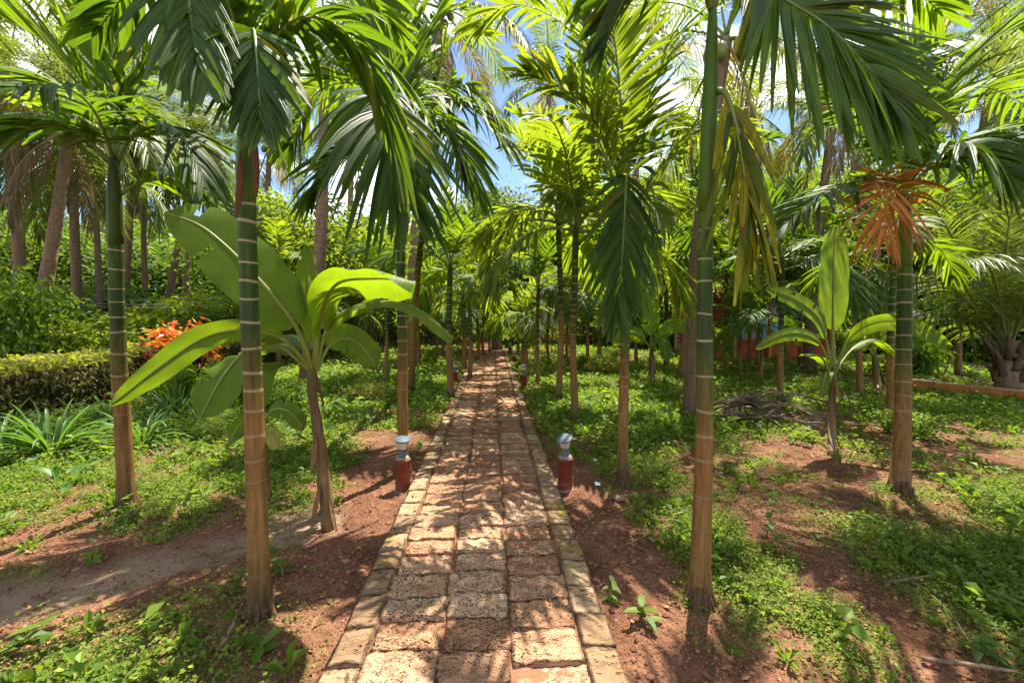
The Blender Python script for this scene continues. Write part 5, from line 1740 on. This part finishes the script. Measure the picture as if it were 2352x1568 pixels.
leaf_cloud(Geo(), C[~top_], .065, .28, 0, .25, 92, .4).obj('leaves', G_HEDGE, root, False)['kind'] = 'stuff'
leaf_cloud(Geo(), C[top_] + np.array([0, 0, .02]), .085, .28, 0, .4, 93, .2).obj('lit_top_leaves', G_HEDGET, root, False)['kind'] = 'stuff'  # top leaves yellower than the sides, sunlight on the top painted in

# red croton bushes in front of the hedge
def croton(x, y, h, wd, label, seed):
    root = empty('croton_bush', (x, y, 0), label, 'bush', 'red crotons by the hedge')
    pts, cc = clumps(26, 34, (wd / 2, wd / 2, h * .36), .26, seed, .8)
    pts[:, 2] += h * .62
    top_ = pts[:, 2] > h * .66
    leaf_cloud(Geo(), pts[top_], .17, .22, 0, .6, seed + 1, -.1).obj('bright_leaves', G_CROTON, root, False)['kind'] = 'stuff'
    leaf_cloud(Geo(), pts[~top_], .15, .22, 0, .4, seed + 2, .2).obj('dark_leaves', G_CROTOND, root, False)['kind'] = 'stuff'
    g = Geo()
    for c in cc[:8]:
        add_tube(g, smooth_path([[0, 0, -.03], c * np.array([.4, .4, 0]) + np.array([0, 0, h * .35]), c + np.array([0, 0, h * .62])], 6), np.interp(np.linspace(0, 1, 6), [0, 1], [.02, .006]), 5)
    g.obj('stems', M_BARK, root)


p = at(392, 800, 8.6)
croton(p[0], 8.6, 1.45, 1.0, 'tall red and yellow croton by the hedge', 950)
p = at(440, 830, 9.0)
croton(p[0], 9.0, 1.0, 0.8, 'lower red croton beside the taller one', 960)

# ------------------------------------------------------------------ strap leaved plants
def strap_plant(x, y, n, L, W, label, seed, up=1.0, group='strap leaved plants by the hedge', mat=None):
    rg = np.random.default_rng(seed)
    root = empty('strap_plant', (x, y, float(gz(np.array(x), np.array(y)))), label, 'plant', group)
    for k in range(n):
        a = rg.uniform(0, 6.28)
        e = rg.uniform(.35, 1.35) * up
        l = L * rg.uniform(.65, 1.15)
        d = np.array([math.cos(a) * math.cos(e), math.sin(a) * math.cos(e), math.sin(e)])
        wv = np.array([-math.sin(a), math.cos(a), 0])
        p0 = np.array([math.cos(a) * .05, math.sin(a) * .05, .02])
        V, F, UV = leaflet(p0, d, wv, l, W * rg.uniform(.8, 1.2), rg.uniform(.35, .75), 7, .25, .06)
        Geo().add(V, F, UV).obj('leaf', mat or G_STRAP, root)
    return root


strap_plant(-4.95, 4.95, 73, 1.15, 0.034, 'largest strap leaved clump before the hedge', 1)
strap_plant(-5.75, 5.15, 54, 1.0, 0.031, 'strap leaved clump left of the largest one, against the hedge', 2)
strap_plant(-4.15, 5.2, 54, .9, 0.031, 'strap leaved clump behind the left ringed trunk', 3)
strap_plant(-4.75, 6.6, 48, 1.1, 0.031, 'strap leaved clump with tall pointed leaves under the drooping banana leaf', 4, 1.1)
strap_plant(-5.5, 6.3, 41, .9, 0.031, 'smaller strap leaved clump at the hedge foot', 5)
strap_plant(-5.4, 4.2, 41, .7, 0.028, 'low strap leaved clump at the left edge', 6)
strap_plant(-4.0, 4.1, 8, .40, .075, 'small broad leaved seedling at the left in the weeds', 7, 1.15, 'seedlings')
strap_plant(-2.6, 6.6, 25, .7, 0.028, 'light green strap clump between banana and near trunk', 8, 1.1)


# leafy seedlings in the weeds
def seedling(px, py, h, n, L, label, seed, mat=None):
    rg = np.random.default_rng(seed)
    p = gr(px, py)
    root = empty('seedling', (p[0], p[1], float(gz(np.array(p[0]), np.array(p[1])))), label, 'plant', 'seedlings')
    st = smooth_path([[0, 0, 0], [rg.normal(0, .02), rg.normal(0, .02), h * .5], [rg.normal(0, .03), rg.normal(0, .03), h]], 8)
    add_tube(Geo(), st, np.linspace(.006, .003, 8), 5).obj('stem', M_RACHIS, root)
    for k in range(n):
        t = (k + 1) / n
        q = st[min(7, int(t * 7))]
        a = k * 2.4 + rg.normal(0, .3)
        e = rg.uniform(.0, .6)
        d = np.array([math.cos(a) * math.cos(e), math.sin(a) * math.cos(e), math.sin(e)])
        V, F, UV = leaflet(q, d, np.array([-math.sin(a), math.cos(a), 0]), L * rg.uniform(.7, 1.2), L * .42, .35, 5, .12, .04)
        Geo().add(V, F, UV).obj('leaf', mat or G_TREE_M, root)


SD = [(1395, 1055, .12, 5, .14, 'pale green seedling beside the hanging frond trunk'),
      (1780, 1270, .22, 9, .10, 'dark bluish seedling right of the nearest right trunk'),
      (1760, 1235, .28, 8, .07, 'taller thin seedling behind the bluish one'),
      (1490, 1440, .10, 7, .10, 'bright seedling at the lower right of the path'),
      (600, 1510, .06, 5, .12, 'broad leaf seedling at the bottom near the left trunk'),
      (2250, 1500, .08, 6, .12, 'round leaved seedling at the bottom right corner'),
      (2300, 1420, .08, 6, .12, 'round leaved seedling at the right edge of the thick weeds'),
      (80, 1470, .06, 5, .12, 'pale seedling at the bottom left corner'),
      (300, 1215, .14, 10, .10, 'yellow leafed seedling below the left ringed trunk'),
      (1400, 1385, .12, 8, .07, 'grassy seedling on the sunlit patch beside the kerb'),
      (535, 1375, .07, 6, .07, 'small seedling left of the nearest left trunk'),
      (650, 1330, .10, 7, .08, 'small seedling right of the nearest left trunk')]
for k, a in enumerate(SD):
    seedling(*a, seed=1000 + k)
# bushy weed clusters behind the hedge foot
shrub(-4.6, 7.6, .8, 1.0, 0, 'sunlit leafy weed bush before the hedge', 'garden shrubs')
shrub(-5.2, 7.3, .9, .9, 4, 'long leaved weed bush before the hedge', 'garden shrubs')
shrub(-3.3, 6.9, .55, .9, 1, 'low green weed bush behind the left banana', 'garden shrubs')
shrub(-2.2, 7.6, .35, .8, 3, 'low yellow weed bush in the left lawn', 'garden shrubs')
shrub(5.3, 5.2, .35, .8, 1, 'low weed bush by the right banana stem', 'garden shrubs')

# ------------------------------------------------------------------ dead frond pile
pile_c = gr(1708, 968)
for k in range(13):
    rg = np.random.default_rng(1300 + k)
    a = rg.uniform(-.7, .7) + (math.pi if rg.random() < .35 else 0) - .25
    L_ = rg.uniform(.40, .78)
    c = np.array([pile_c[0] + rg.normal(0, .22), pile_c[1] + rg.normal(0, .20), .05 + .022 * k])
    d = np.array([math.cos(a), math.sin(a), 0])
    root = empty('dead_frond', c, ['grey dry palm frond lying in the heap right of the near trunk', 'dry brown frond in the heap right of the near trunk'][k % 2], 'dead frond', 'dry fronds heaped behind the nearest right trunk')
    P = np.array([-d * L_ * .6 + np.array([0, 0, -.04]), np.array([0, 0, .05]), d * L_ * .5 + np.array([0, 0, .02]), d * L_ * .9 + np.array([0, 0, -.06])])
    (Q, rad), ls = frond(P, n=14, L=.28, W=.028, droop=.15, seed=1310 + k, ang0=30, ang1=12, vlift=.05, seg=3, jit=2.0, r0=.014)
    add_tube(Geo(), Q, rad * 1.2, 5).obj('rib', M_COCO, root)
    g = Geo()
    for V, F, UV in ls:
        V[:, 2] = np.maximum(V[:, 2], -c[2] + .015)
        g.add(V, F, UV)
    g.obj('leaflets', G_GREY, root)


def stick(p0, p1, r, label, mat=None, bow=.03, group='fallen twigs'):
    a, b = gr(*p0), gr(*p1)
    a[2], b[2] = float(gz(a[0], a[1])) + r + .012, float(gz(b[0], b[1])) + r + .012
    mid = (a + b) / 2 + np.array([bow, -bow, .02])
    c = (a + b) / 2
    g = add_tube(Geo(), smooth_path([a - c, mid - c, b - c], 10), np.interp(np.linspace(0, 1, 10), [0, .5, 1], [r, r * .9, r * .45]), 6, jit=r * .08)
    o = g.obj('fallen_twig', mat or M_COCO)
    o.location = tuple(c)
    tag(o, label, 'twig', group)


stick((2115, 1528), (2352, 1562), .011, 'grey stick lying at the bottom right corner')
stick((2000, 1290), (2235, 1500), .006, 'long thin curved twig across the right weeds', bow=.06)
stick((2030, 1355), (2150, 1325), .010, 'grey twig lying crosswise on the long thin one')
stick((1990, 1190), (2140, 1235), .004, 'thin twig in the weeds before the far right palm')
stick((1590, 1180), (1420, 1270), .004, 'thin twig beside the path on the right')
stick((80, 1395), (115, 1330), .005, 'dark upright twig on the muddy trail')
stick((240, 1195), (300, 1165), .012, 'dry brown leaf stalk at the foot of the left ringed trunk')
stick((500, 1510), (545, 1430), .012, 'dry bark strip at the foot of the nearest left trunk')
stick((2240, 1150), (2300, 1165), .012, 'pale wood chip in the right sandy patch')
# stone and paper scraps
M_ROCK = solid_mat('tan_rock', (0.13, 0.085, 0.05), (0.24, 0.16, 0.10), 14, 0.9, 0.5, 0.2)
p = gr(1422, 1153)
g = Geo()
V = []
for i in range(5):
    for j in range(8):
        a, e = j * math.pi / 4, -1.2 + i * .6
        r_ = .045 * (1 + rng.normal(0, .12))
        V.append([math.cos(a) * math.cos(e) * r_ * 1.2, math.sin(a) * math.cos(e) * r_, math.sin(e) * r_ * .8])
F = [[i * 8 + j, i * 8 + (j + 1) % 8, (i + 1) * 8 + (j + 1) % 8, (i + 1) * 8 + j] for i in range(4) for j in range(8)]
F3 = [[33, 32, 34], [34, 32, 35], [35, 32, 36], [36, 32, 37], [37, 32, 38], [38, 32, 39]]
g.add(V, F)
o = g.obj('stone', M_ROCK, smooth=False)
o.location = (p[0], p[1], .035)
tag(o, 'small tan stone at the foot of the palm with the hanging frond', 'stone')
M_PAPER = solid_mat('white_paper', (0.62, 0.62, 0.62), (0.78, 0.78, 0.78), 20, 0.7, 0, 0.3)
for (px, py), lab in (((1372, 1120), 'white paper scrap on the soil left of the stone'), ((1366, 1060), 'white paper scrap nearer the seedling')):
    p = gr(px, py)
    g = Geo().add([[-.025, -.02, .004], [.025, -.02, .0], [.03, .02, .014], [-.02, .025, .02], [0, 0, .022]], [[0, 1, 4], [1, 2, 4], [2, 3, 4], [3, 0, 4]])
    o = g.obj('paper_scrap', M_PAPER, smooth=False)
    o.location = (p[0], p[1], float(gz(p[0], p[1])) + .012)
    tag(o, lab, 'paper scrap')

# ------------------------------------------------------------------ terracotta kerb on the right
M_TKERB = solid_mat('terracotta_kerb', (0.36, 0.115, 0.03), (0.48, 0.18, 0.055), 8, 0.85, 0.3, 0.2)
M_TTOP = solid_mat('kerb_dusty_top', (0.24, 0.15, 0.10), (0.36, 0.24, 0.17), 8, 0.9, 0.3, 0.2)
a, b = gr(2075, 893), gr(2420, 934)
a[2] = b[2] = 0
root = empty('low_kerb', (a + b) / 2, 'low terracotta block kerb before the stocky coconut', 'kerb')
root.rotation_euler = (0, 0, math.atan2(b[1] - a[1], b[0] - a[0]))
Lk = np.linalg.norm(b - a)
nb = int(Lk / .42)
for k in range(nb):
    x0 = -Lk / 2 + k * Lk / nb
    g = Geo()
    add_box(g, x0 + .004, x0 + Lk / nb - .004, -.11, .11, -.06, .215 + rng.normal(0, .005))
    add_box(g, x0 + .006, x0 + Lk / nb - .006, -.10, .10, .18, .222 + rng.normal(0, .003), 1)
    g.obj('kerb_block', [M_TKERB, M_TTOP], root, False)
a, b = gr(1560, 832), gr(1800, 852)
a[2] = b[2] = 0
root = empty('low_kerb', (a + b) / 2, 'low dusty brick kerb before the red house wall', 'kerb')
root.rotation_euler = (0, 0, math.atan2(b[1] - a[1], b[0] - a[0]))
Lk = np.linalg.norm(b - a)
nb = int(Lk / .45)
for k in range(nb):
    x0 = -Lk / 2 + k * Lk / nb
    g = Geo()
    add_box(g, x0 + .006, x0 + Lk / nb - .006, -.09, .09, -.06, .09 + rng.normal(0, .006))
    g.obj('kerb_block', M_TTOP, root, False)

# ------------------------------------------------------------------ houses
M_REDW = solid_mat('red_painted_wall', (0.28, 0.045, 0.022), (0.36, 0.075, 0.035), 3, 0.8, 0.1, 0.2)
M_BRICK = solid_mat('brick_red', (0.22, 0.035, 0.025), (0.34, 0.07, 0.045), 12, 0.9, 0.3, 0.1)
M_MORT = solid_mat('mortar', (0.30, 0.20, 0.16), (0.38, 0.27, 0.22), 12, 0.95, 0.2, 0.1)
M_BLUE = solid_mat('blue_wall', (0.20, 0.42, 0.55), (0.27, 0.50, 0.63), 4, 0.85, 0.1, 0.2)
M_CREAM = solid_mat('cream_wall', (0.55, 0.46, 0.33), (0.66, 0.58, 0.44), 4, 0.85, 0.1, 0.2)
M_TILE = solid_mat('roof_tile', (0.14, 0.040, 0.025), (0.26, 0.085, 0.05), 6, 0.85, 0.2, 0.2)
M_WOOD = solid_mat('orange_wood', (0.36, 0.15, 0.045), (0.50, 0.24, 0.08), 10, 0.75, 0.3, 0.3, (4, 4, .4))
M_SHEET = solid_mat('grey_sheet', (0.30, 0.31, 0.32), (0.48, 0.49, 0.50), 7, 0.55, 0.05, 0.4)
M_DARKG = solid_mat('dark_window_glass', (0.012, 0.02, 0.018), (0.03, 0.04, 0.035), 6, 0.12, 0, 0.6)
M_FRAME = solid_mat('dark_frame', (0.035, 0.03, 0.028), (0.06, 0.05, 0.045), 9, 0.6, 0.1, 0.3)


def tiled_slope(root, x0, x1, y0, y1, z0, z1, name='roof'):
    """roof slope from (y0,z0) to (y1,z1) with tile rows and rolls as real steps"""
    g = Geo()
    rows, colsn = 12, int((x1 - x0) / .22)
    xs_ = np.linspace(x0, x1, colsn * 4 + 1)
    wavez = .028 * np.sin(np.linspace(0, colsn * 2 * math.pi, colsn * 4 + 1))
    for r_ in range(rows):
        t0, t1 = r_ / rows, (r_ + 1) / rows + .012
        for (ta, tb, za, zb) in ((t0, t1, .03, 0.0),):
            A = np.stack([xs_, np.full_like(xs_, y0 + (y1 - y0) * ta), z0 + (z1 - z0) * ta + za + wavez], -1)
            B = np.stack([xs_, np.full_like(xs_, y0 + (y1 - y0) * tb), z0 + (z1 - z0) * tb + zb + wavez], -1)
            n_ = len(xs_)
            i = np.arange(n_ - 1)
            g.add(np.vstack([A, B]), np.stack([i, i + 1, n_ + i + 1, n_ + i], 1))
            A2 = A - np.array([0, 0, .05])
            g.add(np.vstack([A2, A]), np.stack([i, i + 1, n_ + i + 1, n_ + i], 1))
    return g.obj(name, M_TILE, root)


def window(root, x0, x1, y, z0, z1, t=.05):
    g = Geo()
    add_box(g, x0 - t, x0, y - .06, y + .02, z0 - t, z1 + t)
    add_box(g, x1, x1 + t, y - .06, y + .02, z0 - t, z1 + t)
    add_box(g, x0, x1, y - .06, y + .02, z1, z1 + t)
    add_box(g, x0, x1, y - .06, y + .02, z0 - t, z0)
    xm = (x0 + x1) / 2
    add_box(g, xm - .02, xm + .02, y - .05, y + .01, z0, z1)
    wn = g.obj('window', M_FRAME, root, False)
    g = Geo()
    add_box(g, x0, xm - .02, y - .03, y - .015, z0, z1)
    add_box(g, xm + .02, x1, y - .03, y - .015, z0, z1)
    g.obj('pane', M_DARKG, wn, False)
    return wn


# red and blue house on the right
p0 = gr(1640, 826)
HX, HY = p0[0], p0[1]
p1 = at(1880, 800, HY)
HW = p1[0] - HX
house = empty('house', (HX, HY, 0), 'house with red porch wall and a bright blue end wall behind the young palms', 'house')
g = Geo()
add_box(g, 0, HW + .3, -.10, .10, -.05, .62)
add_box(g, -.02, HW + .32, -.13, .13, .62, .67)
g.obj('porch_wall', M_REDW, house, False)
for x_ in (.52, 1.72, 3.1):
    g = Geo()
    add_box(g, x_, x_ + .09, -.24, -.15, -.05, 2.5)
    g.obj('post', M_WOOD, house, False)
g = Geo()
add_box(g, -.4, HW * .45, 2.0, 2.2, 0, 2.5)
wl = g.obj('brick_wall', M_MORT, house, False)
bm_ = Geo()
add_box(bm_, -.10, .10, -.012, 0, -.032, .032)
bme = bm_.mesh('brick', M_BRICK, False)
cnt = 0
for r_ in range(22):
    x_ = -.3 + (.11 if r_ % 2 else 0)
    while x_ < 1.9 and cnt < 290:
        o = link('brick', bme, wl)
        o.location = (x_, 2.0 - rng.uniform(.001, .006), .45 + r_ * .078)
        x_ += .215
        cnt += 1
g = Geo()
add_box(g, HW * .45 + .002, HW + .3, 1.9, 2.2, 0, 2.7)
g.obj('blue_wall', M_BLUE, house, False)
wx = at(1822, 700, HY + 1.9)[0] - HX
wz0, wz1 = at(1822, 738, HY + 1.9)[2], at(1822, 700, HY + 1.9)[2]
window(house, wx - .10, wx + .42, 1.88, wz0, wz1)
sx0, sx1 = HW * .42, HW * .58
g = Geo()
xs_ = np.linspace(sx0, sx1, 33)
zz = .02 * np.sin(np.linspace(0, 8 * 2 * math.pi, 33))
A = np.stack([xs_, .9 + zz, np.full(33, .55)], -1)
B = np.stack([xs_, .9 + zz, np.full(33, 1.25)], -1)
i = np.arange(32)
g.add(np.vstack([A, B]), np.stack([i, i + 1, 34 + i, 33 + i], 1))
g.obj('corrugated_sheet', M_SHEET, house)
tiled_slope(house, -.8, HW + .9, -.9, 2.6, 2.15, 2.85)
g = Geo()
add_box(g, -.4, HW + .3, .1, 4.6, .0, .12)
g.obj('plinth', M_REDW, house, False)
g = Geo()
add_box(g, -.4, HW + .3, 4.4, 4.6, .12, 2.7)
g.obj('back_wall', M_CREAM, house, False)

# tiled house behind the path end
p = at(1250, 800, 21.5)
h2 = empty('house', (p[0], 21.5, 0), 'cream house with a red tiled roof behind the end of the path', 'house')
g = Geo()
add_box(g, 0, 5.5, 0, 4, 0, 2.6)
g.obj('wall', M_CREAM, h2, False)
g = Geo()
add_box(g, -.05, 5.55, -.06, -.003, 0, .9)
g.obj('dado', M_REDW, h2, False)
window(h2, 1.0, 1.9, -.003, 1.15, 2.1)
window(h2, 3.4, 4.4, -.003, 1.15, 2.1)
g = Geo()
add_box(g, 2.25, 3.05, -.09, -.065, .02, 2.0)
dr = g.obj('door', M_WOOD, h2, False)
g = Geo()
add_box(g, 2.95, 2.99, -.13, -.09, 1.0, 1.12)
g.obj('handle', M_FRAME, dr, False)
tiled_slope(h2, -.7, 6.2, -1.0, 2.0, 2.35, 4.0)
for x_ in (-.45, 2.2, 5.8):
    g = Geo()
    add_box(g, x_, x_ + .12, -.92, -.80, 0, 2.42)
    g.obj('post', M_REDW, h2, False)

# low laterite wall at the end, left of the path, built of blocks
wall = empty('laterite_wall', (-7.2, 19.4, 0), 'low dark laterite block wall at the back of the left lawn', 'wall')
g = Geo()
add_box(g, -6.0, 6.2, -.08, .08, -.05, .66)
g.obj('core', M_TWIG, wall, False)
bm_ = Geo()
V = []
add_box(bm_, -.195, .195, -.11, .11, -.083, .083)
lb = bm_.mesh('block', M_KERB, False)
for r_ in range(4):
    x_ = -5.9 + (.2 if r_ % 2 else 0)
    while x_ < 6.1:
        o = link('block', lb, wall)
        o.location = (x_, rng.normal(0, .008), .06 + r_ * .175)
        x_ += .405

# wooden picket stakes behind the hedge end
for k in range(7):
    px = 838 + k * 7 + rng.uniform(-2, 2)
    p = at(px, 835, 15.5)
    g = add_tube(Geo(), np.array([[0, 0, -.1], [.01, 0, .6], [0, 0, 1.25 + rng.normal(0, .08)]]), [.035, .032, .028], 7)
    o = g.obj('fence_stake', M_BARK)
    o.location = (p[0], 15.5, 0)
    tag(o, 'weathered wooden stake in the row at the far hedge end', 'stake', 'stakes at the far hedge end')

# ------------------------------------------------------------------ overhead cables on the left
M_CABLE = solid_mat('grey_cable', (0.12, 0.115, 0.11), (0.20, 0.19, 0.18), 9, 0.6, 0, 0.3)
for k, (ya, ym, yb) in enumerate([(640, 690, 655), (652, 700, 664), (664, 706, 676)]):
    A, Mi, B = at(-200, ya, 13.0), at(300, ym, 12.5), at(760, yb, 12.0)
    c = (A + B) / 2
    g = add_tube(Geo(), smooth_path([A - c, Mi - c, B - c], 24), .006, 5)
    o = g.obj('overhead_cable', M_CABLE)
    o.location = tuple(c)
    tag(o, ['highest sagging grey cable beyond the hedge', 'middle sagging grey cable beyond the hedge', 'lowest sagging grey cable beyond the hedge'][k], 'cable', 'overhead cables')
